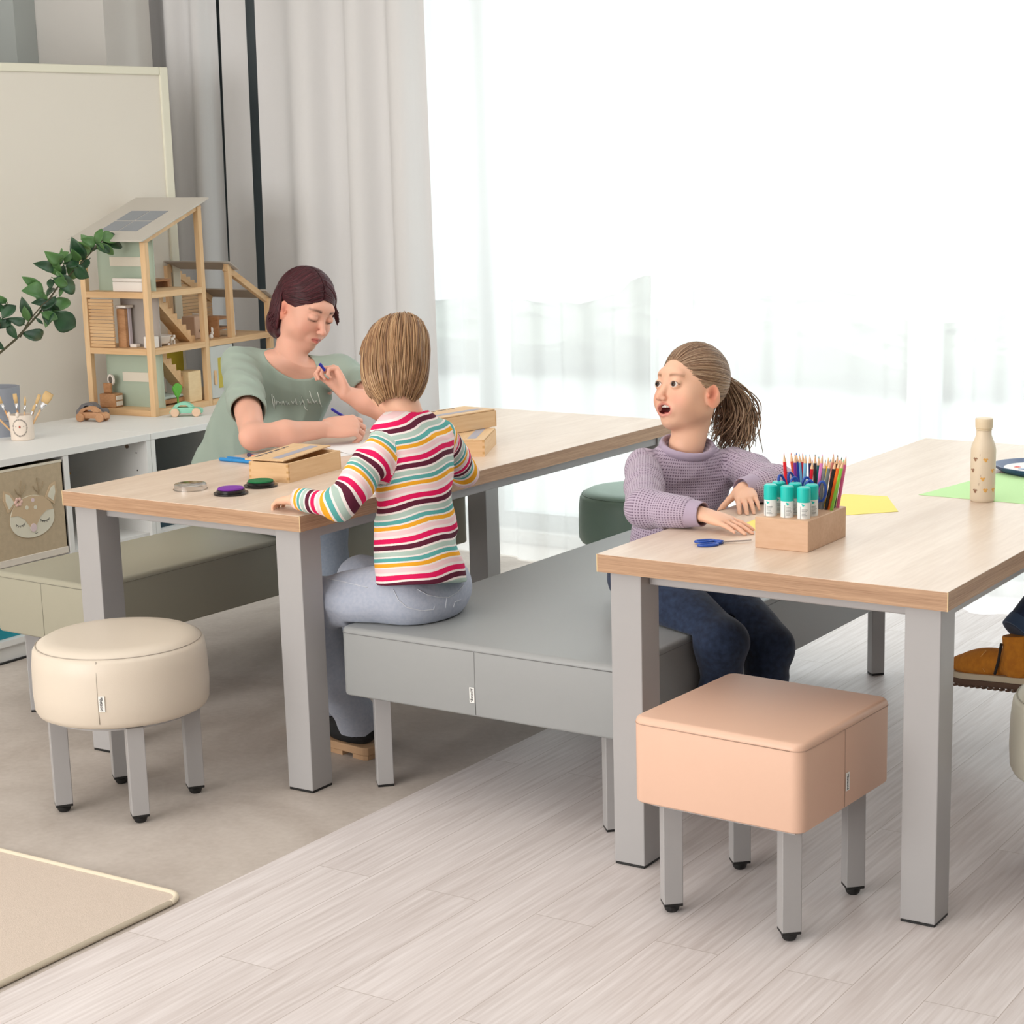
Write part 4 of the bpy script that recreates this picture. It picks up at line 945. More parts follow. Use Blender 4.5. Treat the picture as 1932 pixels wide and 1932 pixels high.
def palette():
    t = thing('painted_picture', 'white picture with bright brush strokes in a dark blue rimmed tray by the bottle', 'painting tray', (-1.51, 4.79, TZ+.001), R(0))
    pr = [(.0, 0), (.16, 0), (.175, .003), (.185, .016)]
    MB().lathe([(0, 0), (.165, 0), (.182, .010), (.187, .018), (.180, .018), (.160, .006), (0, .006)], n=72, M=Matrix.Diagonal((1.0, .72, 1, 1))).build('tray', mat('tray_navy', (38, 66, 112), .4), t, smooth=SM)
    MB().lathe([(0, .0062), (.158, .0062), (.158, .010), (0, .010)], n=60, M=Matrix.Diagonal((1.0, .72, 1, 1))).build('paper', M_paper, t)
    rg = random.Random(9); cs = [(40, 120, 190), (232, 60, 90), (244, 170, 50), (110, 190, 220), (240, 120, 60), (60, 160, 120)]
    for k in range(14):
        x, y = rg.uniform(-.13, .1), rg.uniform(-.09, .06); a = rg.uniform(-.5, .5); L_ = rg.uniform(.015, .045)
        d = Vector((math.cos(a), math.sin(a), 0))
        b = MB(); b.tube([Vector((x, y, .0102)), Vector((x, y, .0106))+d*L_*.5, Vector((x, y, .0102))+d*L_], [.002, .006, .0015], n=10, flat=.12)
        b.build('brush_stroke', mat('stroke_%d' % (k % 6), cs[k % 6], .4), t, smooth=True)
palette()
# ------------------------------------------------------------------ implicit surfaces for the people
V = lambda *a: np.array(a, float)
def nrm(v): v = np.asarray(v, float); return v/np.linalg.norm(v)
class Field:
    def __init__(s, lo, hi, res):
        s.lo = np.array(lo, float); s.res = res; s.n = np.ceil((np.array(hi)-s.lo)/res).astype(int)+1
        s.D = np.full(s.n, .5, np.float32)
    def _sl(s, lo, hi):
        a = np.maximum(np.floor((np.array(lo)-s.lo)/s.res).astype(int), 0); b = np.minimum(np.ceil((np.array(hi)-s.lo)/s.res).astype(int)+1, s.n)
        if (b <= a).any(): return None, None
        sl = tuple(slice(i, j) for i, j in zip(a, b))
        g = [(np.arange(i, j, dtype=np.float32)*s.res+np.float32(l)) for i, j, l in zip(a, b, s.lo)]
        return sl, (g[0][:, None, None], g[1][None, :, None], g[2][None, None, :])
    def op(s, pr, mode, k):
        lo, hi, fn = pr; pad = max(k, .004)*1.2+3*s.res
        sl, G = s._sl(np.array(lo)-pad, np.array(hi)+pad)
        if sl is None: return s
        d = fn(*G); D = s.D[sl]; k = max(k, 1e-5)
        if mode == 'u': h = np.clip(.5+.5*(D-d)/k, 0, 1); s.D[sl] = D*(1-h)+d*h-k*h*(1-h)
        else: h = np.clip(.5-.5*(D+d)/k, 0, 1); s.D[sl] = D*(1-h)-d*h+k*h*(1-h)
        return s
    def net(s):
        D = s.D; I = D < 0; n = D.shape
        def cor(a, i, j, k): return a[i:n[0]-1+i, j:n[1]-1+j, k:n[2]-1+k]
        cnt = sum(cor(I, i, j, k).astype(np.uint8) for i in (0, 1) for j in (0, 1) for k in (0, 1))
        act = np.argwhere((cnt > 0) & (cnt < 8))
        if len(act) == 0: return np.zeros((0, 3)), np.zeros((0, 4), int)
        idx = np.full((n[0]-1, n[1]-1, n[2]-1), -1, np.int64); idx[tuple(act.T)] = np.arange(len(act))
        C = {(i, j, k): D[act[:, 0]+i, act[:, 1]+j, act[:, 2]+k].astype(float) for i in (0, 1) for j in (0, 1) for k in (0, 1)}
        acc = np.zeros((len(act), 3)); w_ = np.zeros(len(act))
        ks = list(C)
        for a in ks:
            for ax in range(3):
                if a[ax] == 0:
                    b = list(a); b[ax] = 1; b = tuple(b); A, B = C[a], C[b]; m_ = (A < 0) != (B < 0)
                    t = np.where(m_, A/np.where(m_, A-B, 1), 0)
                    P = np.array(a, float)[None]*np.ones((len(act), 1)); P[:, ax] = t
                    acc += P*m_[:, None]; w_ += m_
        verts = (act+acc/w_[:, None])*s.res+s.lo
        F = []
        for ax in range(3):
            u, v = [(1, 2), (2, 0), (0, 1)][ax]
            sl0 = [slice(1, -1)]*3; sl0[ax] = slice(0, -1); sl1 = list(sl0); sl1[ax] = slice(1, None)
            A = I[tuple(sl0)]; B = I[tuple(sl1)]; e = np.argwhere(A != B); 
            if not len(e): continue
            flip = A[tuple(e.T)]
            off = np.ones(3, int); off[ax] = 0; e = e+off
            q = []
            for du, dv in ((0, 0), (-1, 0), (-1, -1), (0, -1)):
                c = e.copy(); c[:, u] += du; c[:, v] += dv; q.append(idx[tuple(c.T)])
            q = np.stack(q, 1); q[~flip] = q[~flip][:, ::-1]
            F.append(q)
        F = np.concatenate(F); F = F[(F >= 0).all(1)]
        return verts, F
def ell(c, r, Rm=None):
    c = np.asarray(c, float); r = np.asarray(r, float)*np.ones(3); Rm = np.eye(3) if Rm is None else np.asarray(Rm, float)
    ext = np.sqrt(((Rm*r[None, :])**2).sum(1))
    def fn(X, Y, Z):
        x, y, z = X-c[0], Y-c[1], Z-c[2]
        q = [Rm[0, i]*x+Rm[1, i]*y+Rm[2, i]*z for i in range(3)]
        k0 = np.sqrt((q[0]/r[0])**2+(q[1]/r[1])**2+(q[2]/r[2])**2); k1 = np.sqrt((q[0]/r[0]**2)**2+(q[1]/r[1]**2)**2+(q[2]/r[2]**2)**2)
        return (k0*(k0-1)/np.maximum(k1, 1e-6)).astype(np.float32)
    return (c-ext, c+ext, fn)
def cone(a, b, ra, rb):
    a = np.asarray(a, float); b = np.asarray(b, float); d = b-a; L2 = float(d@d); rm = max(ra, rb)
    def fn(X, Y, Z):
        x, y, z = X-a[0], Y-a[1], Z-a[2]
        t = np.clip((x*d[0]+y*d[1]+z*d[2])/L2, 0, 1)
        return (np.sqrt((x-t*d[0])**2+(y-t*d[1])**2+(z-t*d[2])**2)-(ra+(rb-ra)*t)).astype(np.float32)
    return (np.minimum(a, b)-rm, np.maximum(a, b)+rm, fn)
def chain(pts, rads): return [cone(p, q, r, s_) for p, q, r, s_ in zip(pts, pts[1:], rads, rads[1:])]
def loft(base, up, right, H, ts, A, B, off=None, offr=None, wr=None):
    """garment or trunk tube: half widths A (right) and B (front) along up; off bends it forward; flat ends"""
    base = np.asarray(base, float); up = nrm(up); right = nrm(right-np.dot(right, up)*up); fr = np.cross(up, right)
    off = off or [0]*len(ts); offr = offr or [0]*len(ts); m_ = max(max(A), max(B))+max(abs(np.array(off)))+max(abs(np.array(offr)))
    P = np.stack([base, base+up*H]); lo = P.min(0)-m_; hi = P.max(0)+m_
    def fn(X, Y, Z):
        x, y, z = X-base[0], Y-base[1], Z-base[2]
        t = (x*up[0]+y*up[1]+z*up[2])/H
        a = np.interp(t, ts, A); b = np.interp(t, ts, B)
        u = x*right[0]+y*right[1]+z*right[2]-np.interp(t, ts, offr); v = x*fr[0]+y*fr[1]+z*fr[2]-np.interp(t, ts, off)
        k = np.sqrt((u/a)**2+(v/b)**2); k1 = np.sqrt((u/a**2)**2+(v/b**2)**2)
        d = np.where(k > .25, k*(k-1)/np.maximum(k1, 1e-6), (k-1)*np.minimum(a, b))
        if wr: d = d+wr(X, Y, Z)
        e = np.maximum(-t*H, (t-1)*H)
        return np.maximum(d, e).astype(np.float32)
    return (lo, hi, fn)
def half(c, n_, lo, hi):
    """half space on the side the normal points away from, limited to a box"""
    c = np.asarray(c, float); n_ = nrm(n_)
    def fn(X, Y, Z): return ((X-c[0])*n_[0]+(Y-c[1])*n_[1]+(Z-c[2])*n_[2]).astype(np.float32)
    return (np.array(lo), np.array(hi), fn)
def folded(pr, amp, freq, d1, d2=(0, 0, 1), seed=0):
    """cloth folds: push the surface in and out along a slanted wave"""
    lo, hi, fn = pr; rg = random.Random(seed); ws = []
    for _ in range(3):
        q = nrm(np.array(d1, float)+np.array([rg.uniform(-.4, .4) for _ in range(3)])); ws.append((q*freq*rg.uniform(.7, 1.4), rg.uniform(0, 6), rg.uniform(.5, 1)))
    def f2(X, Y, Z):
        w_ = 0
        for q, ph, a in ws: w_ = w_+a*np.sin(X*q[0]+Y*q[1]+Z*q[2]+ph+1.3*np.sin(Z*17+X*11))
        return fn(X, Y, Z)+(amp/2*np.maximum(w_, -.6)).astype(np.float32)
    return (lo-amp, hi+amp, f2)
def surf(ops, regions):
    """ops: list of (prim, mode, k); regions: list of (lo, hi, res) meshed with the same field"""
    VS, FS, n = [], [], 0
    for lo, hi, res in regions:
        f = Field(lo, hi, res)
        for pr, mode, k in ops: f.op(pr, mode, k)
        v, q = f.net(); VS.append(v); FS.append(q+n); n += len(v)
    return np.concatenate(VS), np.concatenate(FS)
def mesh_np(name, v, f, m_, parent, cols=None, attrs=None, smooth_it=1):
    me = bpy.data.meshes.new(name)
    if smooth_it:
        e = np.concatenate([f[:, [0, 1]], f[:, [1, 2]], f[:, [2, 3]], f[:, [3, 0]]])
        for _ in range(smooth_it):
            acc = np.zeros_like(v); cn = np.zeros(len(v))
            for c in range(3): acc[:, c] = np.bincount(e[:, 0], v[e[:, 1], c], len(v))+np.bincount(e[:, 1], v[e[:, 0], c], len(v))
            cn = np.bincount(e[:, 0], minlength=len(v))+np.bincount(e[:, 1], minlength=len(v))
            v = v*.4+.6*acc/np.maximum(cn, 1)[:, None]
    me.vertices.add(len(v)); me.vertices.foreach_set('co', np.ascontiguousarray(v, np.float32).ravel())
    me.loops.add(f.size); me.loops.foreach_set('vertex_index', f.astype(np.int32).ravel())
    me.polygons.add(len(f)); me.polygons.foreach_set('loop_start', np.arange(len(f), dtype=np.int32)*4)
    me.polygons.foreach_set('use_smooth', np.ones(len(f), bool)); me.update(calc_edges=True); me.validate()
    for nm, a in (attrs or {}).items():
        at = me.attributes.new(nm, 'FLOAT', 'POINT'); at.data.foreach_set('value', np.asarray(a, np.float32))
    if cols is not None:
        at = me.attributes.new('col', 'FLOAT_COLOR', 'POINT'); c = np.ones((len(v), 4), np.float32); c[:, :3] = cols; at.data.foreach_set('color', c.ravel())
    me.materials.append(m_)
    o = bpy.data.objects.new(name, me); COL.objects.link(o); o.parent = parent
    return o
def P2(u, v, xx):
    d = FWD*FOC + RGT*(u-PCX) - UPV*(v-PCY); k = xx/d.x; p = Vector((0, 0, EYE))+d*k; return np.array(p)
nF, nR, nU = np.array(FWD), np.array(RGT), np.array(UPV)
def frame(f_img, up_img):
    """head axes from directions given as (screen right, screen up, towards the viewer)"""
    w3 = lambda a: a[0]*nR+a[1]*nU-a[2]*nF
    f = nrm(w3(f_img)); u = w3(up_img); u = nrm(u-np.dot(u, f)*f); r = np.cross(f, u)
    return np.stack([r, f, u], 1)

def attr_mat(name, rough=.5, sss=0, spec=.4, bump=0, bscale=400):
    M = mat(name, (200, 200, 200), rough, 0, spec, bump=bump, bscale=bscale, sss=sss); nt = M.node_tree
    a = nt.nodes.new('ShaderNodeAttribute'); a.attribute_name = 'col'; nt.links.new(a.outputs['Color'], nt.nodes['Principled BSDF'].inputs['Base Color'])
    return M
M_skin = attr_mat('skin', .5, .15, .35)
# ---- head
def head_ops(c, Rm, S, ears=True, mouth=0, lids=0, eye_r=.0122, nose=1.0, cheek=1.0, neck=None, child=False, earside=(1, 1)):
    c = np.asarray(c, float); L = lambda *p: c+Rm@(np.array(p)*S)
    E = lambda p, r, rot=None: ell(L(*p), np.array(r)*S, Rm if rot is None else Rm@rot)
    Cn = lambda p, q, a, b: cone(L(*p), L(*q), a*S, b*S)
    o = []
    U = lambda pr, k=.01: o.append((pr, 'u', k*S)); Sb = lambda pr, k=.01: o.append((pr, 's', k*S))
    U(E((0, -.018, .032), (.073, .090, .084)), .01)
    U(E((0, .018, -.018), (.062, .068, .088)), .03)
    U(E((0, .030, -.066), (.048, .044, .042)), .03)
    U(E((0, .060, -.096 if not child else -.092), (.020, .018, .016)), .022)                       # chin
    for s_ in (-1, 1):
        U(E((s_*.036, .050, -.036), (.026*cheek, .026*cheek, .028*cheek)), .025)   # cheek
        U(E((s_*(.050 if not child else .044), .0, -.062 if not child else -.056), (.016, .030, .026 if not child else .020)), .03)                 # jaw corner
        Sb(E((s_*.031, .097, .002), (.019, .013, .011)), .014)              # eye socket
    U(E((0, .072, .028), (.044, .015, .018)), .02)                          # brow
    U(Cn((0, .082, .006), (0, .098*1.0+.006*nose, -.030), .0065, .0085), .012)  # nose bridge
    U(E((0, .103+.004*nose, -.034), (.0092, .0100, .0082)), .006)
    for s_ in (-1, 1):
        U(E((s_*.0095, .096+.003*nose, -.037), (.0062, .0085, .0060)), .004)
        Sb(E((s_*.0055, .101+.003*nose, -.0435), (.0028, .0042, .0030)), .002)
        # eyelids: shells round the eyeball
        er = eye_r
        ec = (s_*.031, .0775, .002)
        if lids:   # nearly closed, looking down
            U(E((s_*.031, .0780, .002), (er*1.13, er*1.10, er*1.06)), .004)
            Sb(E((s_*.031, .0930, -.0068), (.0095, .0050, .0010)), .001)
        else:
            U(E((s_*.031, .0770, .002), (er*1.13, er*1.08, er*1.06)), .004)
            Sb(E((s_*.031, .0920, .0016), (.0142, .0150, .0064)), .0010)
    if mouth:      # open mouth
        mz = .005
        U(E((0, .076, -.066+mz), (.030, .013, .022)), .012)
        for q in ((-.024, -.0600), (-.013, -.0550), (.0, -.0555), (.013, -.0550), (.024, -.0600)):
            U(E((q[0], .0885-abs(q[0])*.42, q[1]+mz), (.0080, .0046, .0030)), .003)
        for q in ((-.021, -.0740), (-.012, -.0815), (0, -.0845), (.012, -.0815), (.021, -.0740)):
            U(E((q[0], .0860-abs(q[0])*.36, q[1]+mz), (.0078, .0050, .0036)), .003)
        Sb(E((0, .088, -.0680+mz), (.0235, .034, .0115)), .003)
    else:
        U(E((0, .078, -.064), (.025, .012, .016)), .012)
        U(Cn((-.017, .0835, -.0610), (0, .0915, -.0592), .0028, .0046), .004); U(Cn((.017, .0835, -.0610), (0, .0915, -.0592), .0028, .0046), .004)
        U(Cn((-.014, .0845, -.0675), (0, .0905, -.0700), .0030, .0056), .004); U(Cn((.014, .0845, -.0675), (0, .0905, -.0700), .0030, .0056), .004)
        Sb(Cn((-.019, .0885, -.0640), (0, .0975, -.0643), .0011, .0012), .0015); Sb(Cn((.019, .0885, -.0640), (0, .0975, -.0643), .0011, .0012), .0015)
    for s_ in ((-1, 1) if ears else ()):                                    # ears
        ey = np.array(Matrix.Rotation(s_*R(28), 3, 'Z') @ Matrix.Rotation(R(-12), 3, 'X'))
        U(E((s_*.0745, -.012, -.018), (.0075, .0205, .033), ey), .005)
        Sb(E((s_*.0815, -.006, -.011), (.0050, .0100, .0165), ey), .003)
        Sb(E((s_*.0822, -.013, -.001), (.0035, .0110, .0155), ey), .002)
        U(E((s_*.0760, .002, -.019), (.0040, .0045, .0060), ey), .003)
    if neck is not None: U(cone(L(0, -.030, -.055), neck[0], .047*S*neck[2], neck[1]), .02)
    return o
def face_cols(v, c, Rm, S, base, lids=0, mouth=0, brow=(96, 66, 50), lipc=(196, 106, 100), blush=.5, eye_r=.0122):
    q = ((v-c)@Rm)/S; n = len(v); C = np.ones((n, 3))*np.array(lin(base)[:3])
    rg = np.random.RandomState(1)
    C *= (1+.035*np.sin(v[:, :1]*90+v[:, 2:]*70))
    def mix(m_, col): C[:] = C*(1-m_[:, None])+np.array(lin(col)[:3])*m_[:, None]
    g = lambda x, s_: np.exp(-(x/s_)**2)
    fr = np.clip((q[:, 1]-.02)/.03, 0, 1)
    for s_ in (-1, 1):
        mix(blush*.55*fr*g(q[:, 0]-s_*.042, .020)*g(q[:, 2]+.036, .020), (228, 140, 122))
        mix(.8*g(np.abs(q[:, 0])-.078, .008)*g(q[:, 1]+.012, .03)*g(q[:, 2]+.018, .035)*.7, (232, 140, 112))
        mix(.75*g(np.abs(q[:, 0])-.080, .006)*g(q[:, 1]+.006, .008)*g(q[:, 2]+.012, .013), (158, 84, 66))  # shade of the ear hollow painted into the skin colour
        # brow: arched bar
        x = (q[:, 0]*s_-.013)/.036; arch = .0235+.0045*np.sin(np.clip(x, 0, 1)*2.2)-.003*np.clip(x, 0, 1)
        mix(.97*fr*((x > 0) & (x < 1))*g(q[:, 2]-arch, .0040)*np.clip(1.15-x*.7, 0, 1)*np.clip(x*8, 0, 1), brow)
        # lashes
        if lids:
            mix(.95*fr*g(q[:, 0]-s_*.031, .0125)**.6*g(q[:, 2]+.0072, .0040)*(np.abs(q[:, 0]-s_*.031) < .0150), (48, 30, 26))
            mix(.30*fr*g(q[:, 0]-s_*.031, .014)*g(q[:, 2]-.011, .003), (150, 96, 78))
        else:
            x = (q[:, 0]*s_-.031); zz = .0014+.0062*np.sqrt(np.clip(1-(x/.0140)**2, 0, 1))
            mix(.9*fr*g(q[:, 2]-zz-.0008, .0016)*(np.abs(x) < .0155)*(q[:, 1] > .075), (52, 34, 28))
            zz = .0014-.0062*np.sqrt(np.clip(1-(x/.0140)**2, 0, 1)); mix(.35*fr*g(q[:, 2]-zz, .0013)*(np.abs(x) < .0145)*(q[:, 1] > .075), (140, 84, 70))
    if mouth:
        rr = np.sqrt((q[:, 0]/.0285)**2+((q[:, 2]+.0640)/.0180)**2); mix(np.clip(fr*(1.12-rr)*4, 0, .7)*(rr > .45), lipc)
        mix(1.0*(rr < .75)*(q[:, 1] < .0835)*(q[:, 1] > .03), (96, 34, 34))
    else:
        zc = -.0642; up = (q[:, 2] > zc)
        rr = np.sqrt((q[:, 0]/.0205)**2+np.where(up, ((q[:, 2]-zc)/.0078)**2, ((q[:, 2]-zc)/.0095)**2)); mix(np.clip(fr*(1-rr)*5, 0, .85), lipc)
        mix(.8*fr*g(q[:, 2]-zc, .0013)*(np.abs(q[:, 0]) < .019), (120, 54, 52))
    mix(.35*fr*g(q[:, 0], .014)*g(q[:, 2]+.034, .012), (226, 146, 126))
    return C
def eyes(parent, c, Rm, S, er, gaze, iris=(72, 48, 36)):
    for s_ in (-1, 1):
        p = c+Rm@(np.array((s_*.031, .0775, .002))*S); g = nrm(Rm@nrm(np.array(gaze)))
        b = MB(); b.sph(p, er*S, u=28, v=18); e = b.build('eyeball', mat('eye_white', (226, 220, 216), .15, spec=.6), parent, smooth=True)
        X = Matrix.Translation(Vector(p)) @ Vector((0, 0, 1)).rotation_difference(Vector(g)).to_matrix().to_4x4(); rr = er*S
        def cap(r0, k, nm, m_): 
            pr = [(0, rr*1.0+k)]+[(rr*math.sin(a)*1.0, rr*math.cos(a)+k) for a in np.linspace(.08, r0, 6)]
            MB().lathe(pr, n=24, M=X).build(nm, m_, e, smooth=True)
        cap(.56, .0003, 'iris', mat('iris_%d' % iris[0], iris, .35, spec=.25)); cap(.24, .0005, 'pupil', mat('pupil', (8, 6, 6), .2, spec=.3))
# ---- hands
def hand_ops(w_, d, n_, thumb, S=1.0, curl=(15, 15, 15, 15), curl2=None, spread=1.0, tcurl=20, tang=45, k=.006):
    """w wrist centre, d direction to the knuckles, n back of hand, thumb +1/-1 side of d x n"""
    d = nrm(d); n_ = nrm(np.asarray(n_, float)-np.dot(n_, d)*d); s_ = np.cross(d, n_)*thumb
    o = []; U = lambda pr, kk=k: o.append((pr, 'u', kk*S))
    w_ = np.asarray(w_, float)
    kn = [(.026, .088), (.008, .092), (-.010, .087), (-.027, .079)]; ln = [.070, .078, .072, .056]; ra = [.0088, .0090, .0085, .0074]
    U(ell(w_+d*.045*S+n_*.001*S, np.array((.036, .050, .0135))*S, np.stack([s_, d, n_], 1)), .01)
    kps = []
    for i, ((a, b), l, r) in enumerate(zip(kn, ln, ra)):
        kp = w_+s_*a*S+d*b*S; kps.append(kp)
        U(cone(w_+s_*a*.55*S+d*.012*S, kp, .0125*S, r*1.12*S), .010)
        f = nrm(d+s_*a*3.2*spread); c1 = R(curl[i]); c2 = R((curl2 or curl)[i])
        p = kp; ang = 0
        for j, fr_ in enumerate((.46, .30, .24)):
            ang += c1 if j == 0 else c2
            q = p+(f*math.cos(ang)-n_*math.sin(ang))*l*fr_*S
            U(cone(p, q, r*(1-.13*j)*S, r*(1-.13*(j+1))*S), .003); p = q
    t0 = w_+s_*.018*S+d*.014*S-n_*.004*S; ta = R(tang); td = nrm(d*math.cos(ta)+s_*math.sin(ta)-n_*.25)
    t1 = t0+td*.040*S; U(cone(t0, t1, .0150*S, .0108*S), .012)
    td2 = nrm(td*math.cos(R(tcurl))+d*math.sin(R(tcurl))-n_*.15); t2 = t1+td2*.030*S; U(cone(t1, t2, .0100*S, .0090*S), .004)
    td3 = nrm(td2*math.cos(R(tcurl))+d*math.sin(R(tcurl))-n_*.1); t3 = t2+td3*.022*S; U(cone(t2, t3, .0090*S, .0072*S), .003)
    return o
# ---- hair strands
def strands(name, parent, paths, m_, r=.0011, n=5, flat=.55, taper=.5, seed=0):
    """paths: list of (k,3) arrays; each becomes a slim tapering lock with its own shade"""
    rg = np.random.RandomState(seed); VV, FF, SH = [], [], []; base = 0
    for P in paths:
        P = np.asarray(P); k = len(P); Tn = np.gradient(P, axis=0); Tn /= np.linalg.norm(Tn, axis=1)[:, None]+1e-9
        cen = P.mean(0); ref = rg.normal(size=3); A = np.cross(Tn, ref); A /= np.linalg.norm(A, axis=1)[:, None]+1e-9; B = np.cross(Tn, A)
        s_ = np.linspace(0, 1, k); rad = r*(.75+.6*rg.rand())*np.interp(s_, [0, .1, .75, 1], [.5, 1, .9, taper])
        ring = np.stack([P+(A*math.cos(2*PI*j/n)+B*math.sin(2*PI*j/n))*rad[:, None] for j in range(n)], 1)
        VV.append(ring.reshape(-1, 3)); sh = rg.rand(); SH.append(np.full(k*n, sh))
        i = np.arange(k-1)[:, None]*n; j = np.arange(n)[None]; j2 = (j+1) % n
        FF.append((np.stack([i+j, i+j2, i+n+j2, i+n+j], -1).reshape(-1, 4))+base); base += k*n
    return mesh_np(name, np.concatenate(VV), np.concatenate(FF), m_, parent, attrs={'shade': np.concatenate(SH)}, smooth_it=0)
def hair_mat(name, cs, rough=.42, spec=.5):
    M = mat(name, cs[0], rough, 0, spec); nt = M.node_tree
    a = nt.nodes.new('ShaderNodeAttribute'); a.attribute_name = 'shade'; rp = nt.nodes.new('ShaderNodeValToRGB')
    nt.links.new(a.outputs['Fac'], rp.inputs[0]); nt.links.new(rp.outputs[0], nt.nodes['Principled BSDF'].inputs['Base Color'])
    e = rp.color_ramp.elements
    for i, c in enumerate(cs):
        x = e[i] if i < 2 else e.new(i/(len(cs)-1)); x.color = lin(c)
    for i in range(len(cs)): pass
    els = sorted(list(e), key=lambda q: q.position)
    for i, c in enumerate(cs): e[i].position = i/(len(cs)-1); e[i].color = lin(c)
    return M
def slerp(a, b, n):
    a, b = nrm(a), nrm(b); w_ = math.acos(max(-1, min(1, float(a@b)))); t = np.linspace(0, 1, n)[:, None]
    return (np.sin((1-t)*w_)*a+np.sin(t*w_)*b)/max(math.sin(w_), 1e-6)
def cloth_mat(name, c, rough=.85, bump=.25, bscale=600, c2=None, mscale=40, sheen=.15):
    return mat(name, c, rough, 0, .25, bump=bump, bscale=bscale, c2=c2, mscale=mscale, sheen=sheen)
def person(label, cat, loc): return thing('person', label, cat, loc, 0)
def rel(o_list, t):
    """parts were meshed in world space: shift them under their root"""
    for o in o_list: o.matrix_parent_inverse = Matrix.Translation(-Vector(t.location))
# ================================================================== the woman
from mathutils.bvhtree import BVHTree
def woman():
    t = person('woman in a sage green T-shirt with dark red bobbed hair, writing at the left table', 'person', (-4.1, 4.5, .42))
    c = P2(577, 583, -3.945); Rm = frame((.70, -.47, .54), (.02, 1, 0)); S = 1.04; er = .0122
    shR = P2(452, 690, -4.10); shL = P2(642, 706, -3.86); neckb = (shR+shL)/2+V(0, 0, .045)
    right = nrm(shR-shL); fw = nrm(np.cross(V(0, 0, 1), right)) ; 
    hip = V(-4.20, 4.52, .50)
    up = nrm((shR+shL)/2-hip); fr = nrm(np.cross(up, right))
    # arms
    elR = P2(462, 838, -3.735)+V(0, 0, .01); elR = V(-3.715, 4.085, .762); wrR = V(-3.630, 4.300, .762)
    elL = P2(722, 772, -3.62); wrL = P2(652, 742, -3.70)
    sk = []
    sk += [(p, 'u', .02) for p in chain([shR, (shR+elR)/2+V(0, 0, -.005), elR], [.046, .043, .036])]
    sk += [(p, 'u', .02) for p in chain([elR, elR*.55+wrR*.45, wrR], [.036, .037, .025])]
    sk += [(p, 'u', .02) for p in chain([shL, (shL+elL)/2, elL], [.044, .041, .036])]
    sk += [(p, 'u', .02) for p in chain([elL, elL*.55+wrL*.45, wrL], [.036, .035, .024])]
    H = np.linalg.norm((shR+shL)/2-hip)+.045
    trunk = loft(hip, up, right, H, [0, .35, .7, .88, .95, 1.0], [.135, .125, .150, .150, .115, .06], [.10, .08, .080, .066, .055, .045], [0, .0, .0, 0, .0, .01])
    sk += [(trunk, 'u', .02), (cone(shR*.9+shL*.1, shL*.9+shR*.1, .042, .042), 'u', .03)]
    sk += head_ops(c, Rm, S, lids=1, eye_r=er, nose=.8, neck=(neckb+fr*.012+V(0, 0, -.012), .050, .94))
    d = nrm(wrR-elR); hd = nrm(d+V(.25, .1, .06)); hn = nrm(V(.45, -.55, .75))
    sk += hand_ops(wrR+d*.004, hd, hn, -1, 1.10, curl=(34, 42, 48, 52), curl2=(38, 42, 46, 50), tang=30, tcurl=14)
    dL = nrm(P2(626, 694, -3.745)-wrL); nL = nrm(nF*.5+nR*.75+nU*.25)
    sk += hand_ops(wrL, dL, nL, 1, .98, curl=(60, 66, 72, 78), curl2=(50, 55, 60, 60), tang=22, tcurl=10)
    lo, hi = V(-4.32, 3.98, .64), V(-3.42, 4.95, 1.25)
    v, f = surf(sk, [(lo, hi, .0022)])
    C = face_cols(v, c, Rm, S, (224, 170, 148), lids=1, lipc=(190, 100, 94), blush=.5, brow=(52, 28, 26), eye_r=er)
    body = mesh_np('body', v, f, M_skin, t, cols=C)
    parts = [body]
    # nail polish on the raised hand is shown as two small blue nails
    # T-shirt
    M_sh_ = cloth_mat('sage_jersey', (154, 168, 156), bump=.15, bscale=900)
    so = []
    wr = lambda X, Y, Z: 0
    shirt = loft(hip-up*.06, up, right, H+.06, [0, .2, .45, .72, .86, .94, 1.0], [.165, .158, .160, .172, .165, .130, .07], [.125, .112, .108, .112, .095, .072, .05], [0, -.01, 0, .004, 0, 0, .01])
    so.append((folded(shirt, .015, 48, right*1.0+up*.25, seed=4), 'u', .02))
    for sh, el, sd in ((shR, elR, 1), (shL, elL, 2)):
        k = .66 if sd == 1 else .60; e = sh+(el-sh)*k
        so.append((folded(cone(sh+(up*.004), e, 0.058, .058), .009, 60, nrm(el-sh)+right*.3, seed=sd+3), 'u', .03))
        ax = nrm(el-sh); so.append((half(e, -ax, e-.10, e+.10), 's', .003))
        so.append((cone(e-ax*.05, e+ax*.05, .047, .054), 's', .004))
    so.append((cone(shR+up*.008, shL+up*.008, .046, .046), 'u', .03))
    nk = neckb+fr*.045+up*.006
    so.append((ell(nk, (.086, .075, .050), np.stack([right, fr, up], 1)), 's', .004))
    v, f = surf(so, [(V(-4.42, 3.95, .40), V(-3.55, 4.98, 1.10), .003)])
    parts.append(mesh_np('t_shirt', v, f, M_sh_, t, smooth_it=2))
    sh_ob = parts[-1]
    # black strap at the neckline
    b = MB(); a = shR*.58+shL*.42+up*.046; b.tube([a-fr*.03, a+up*.006+fr*.0, a+fr*.035-up*.01], [.012, .012, .012], n=10, flat=.25, nrm=up); parts.append(b.build('top_strap', mat('black_cotton', (20, 20, 22), .9), t, smooth=True))
    # lettering on the chest, stroke by stroke
    def chest(u, v_):
        dd = FWD*FOC + RGT*(u-PCX) - UPV*(v_-PCY); o0 = Vector((0, 0, EYE)); hit, loc, nn, _ = BV.ray_cast(o0, dd.normalized())[0] is not None, BV.ray_cast(o0, dd.normalized())[0], None, None
        return loc
    BV = BVHTree.FromPolygons([tuple(x) for x in v], [tuple(int(i) for i in q) for q in f])
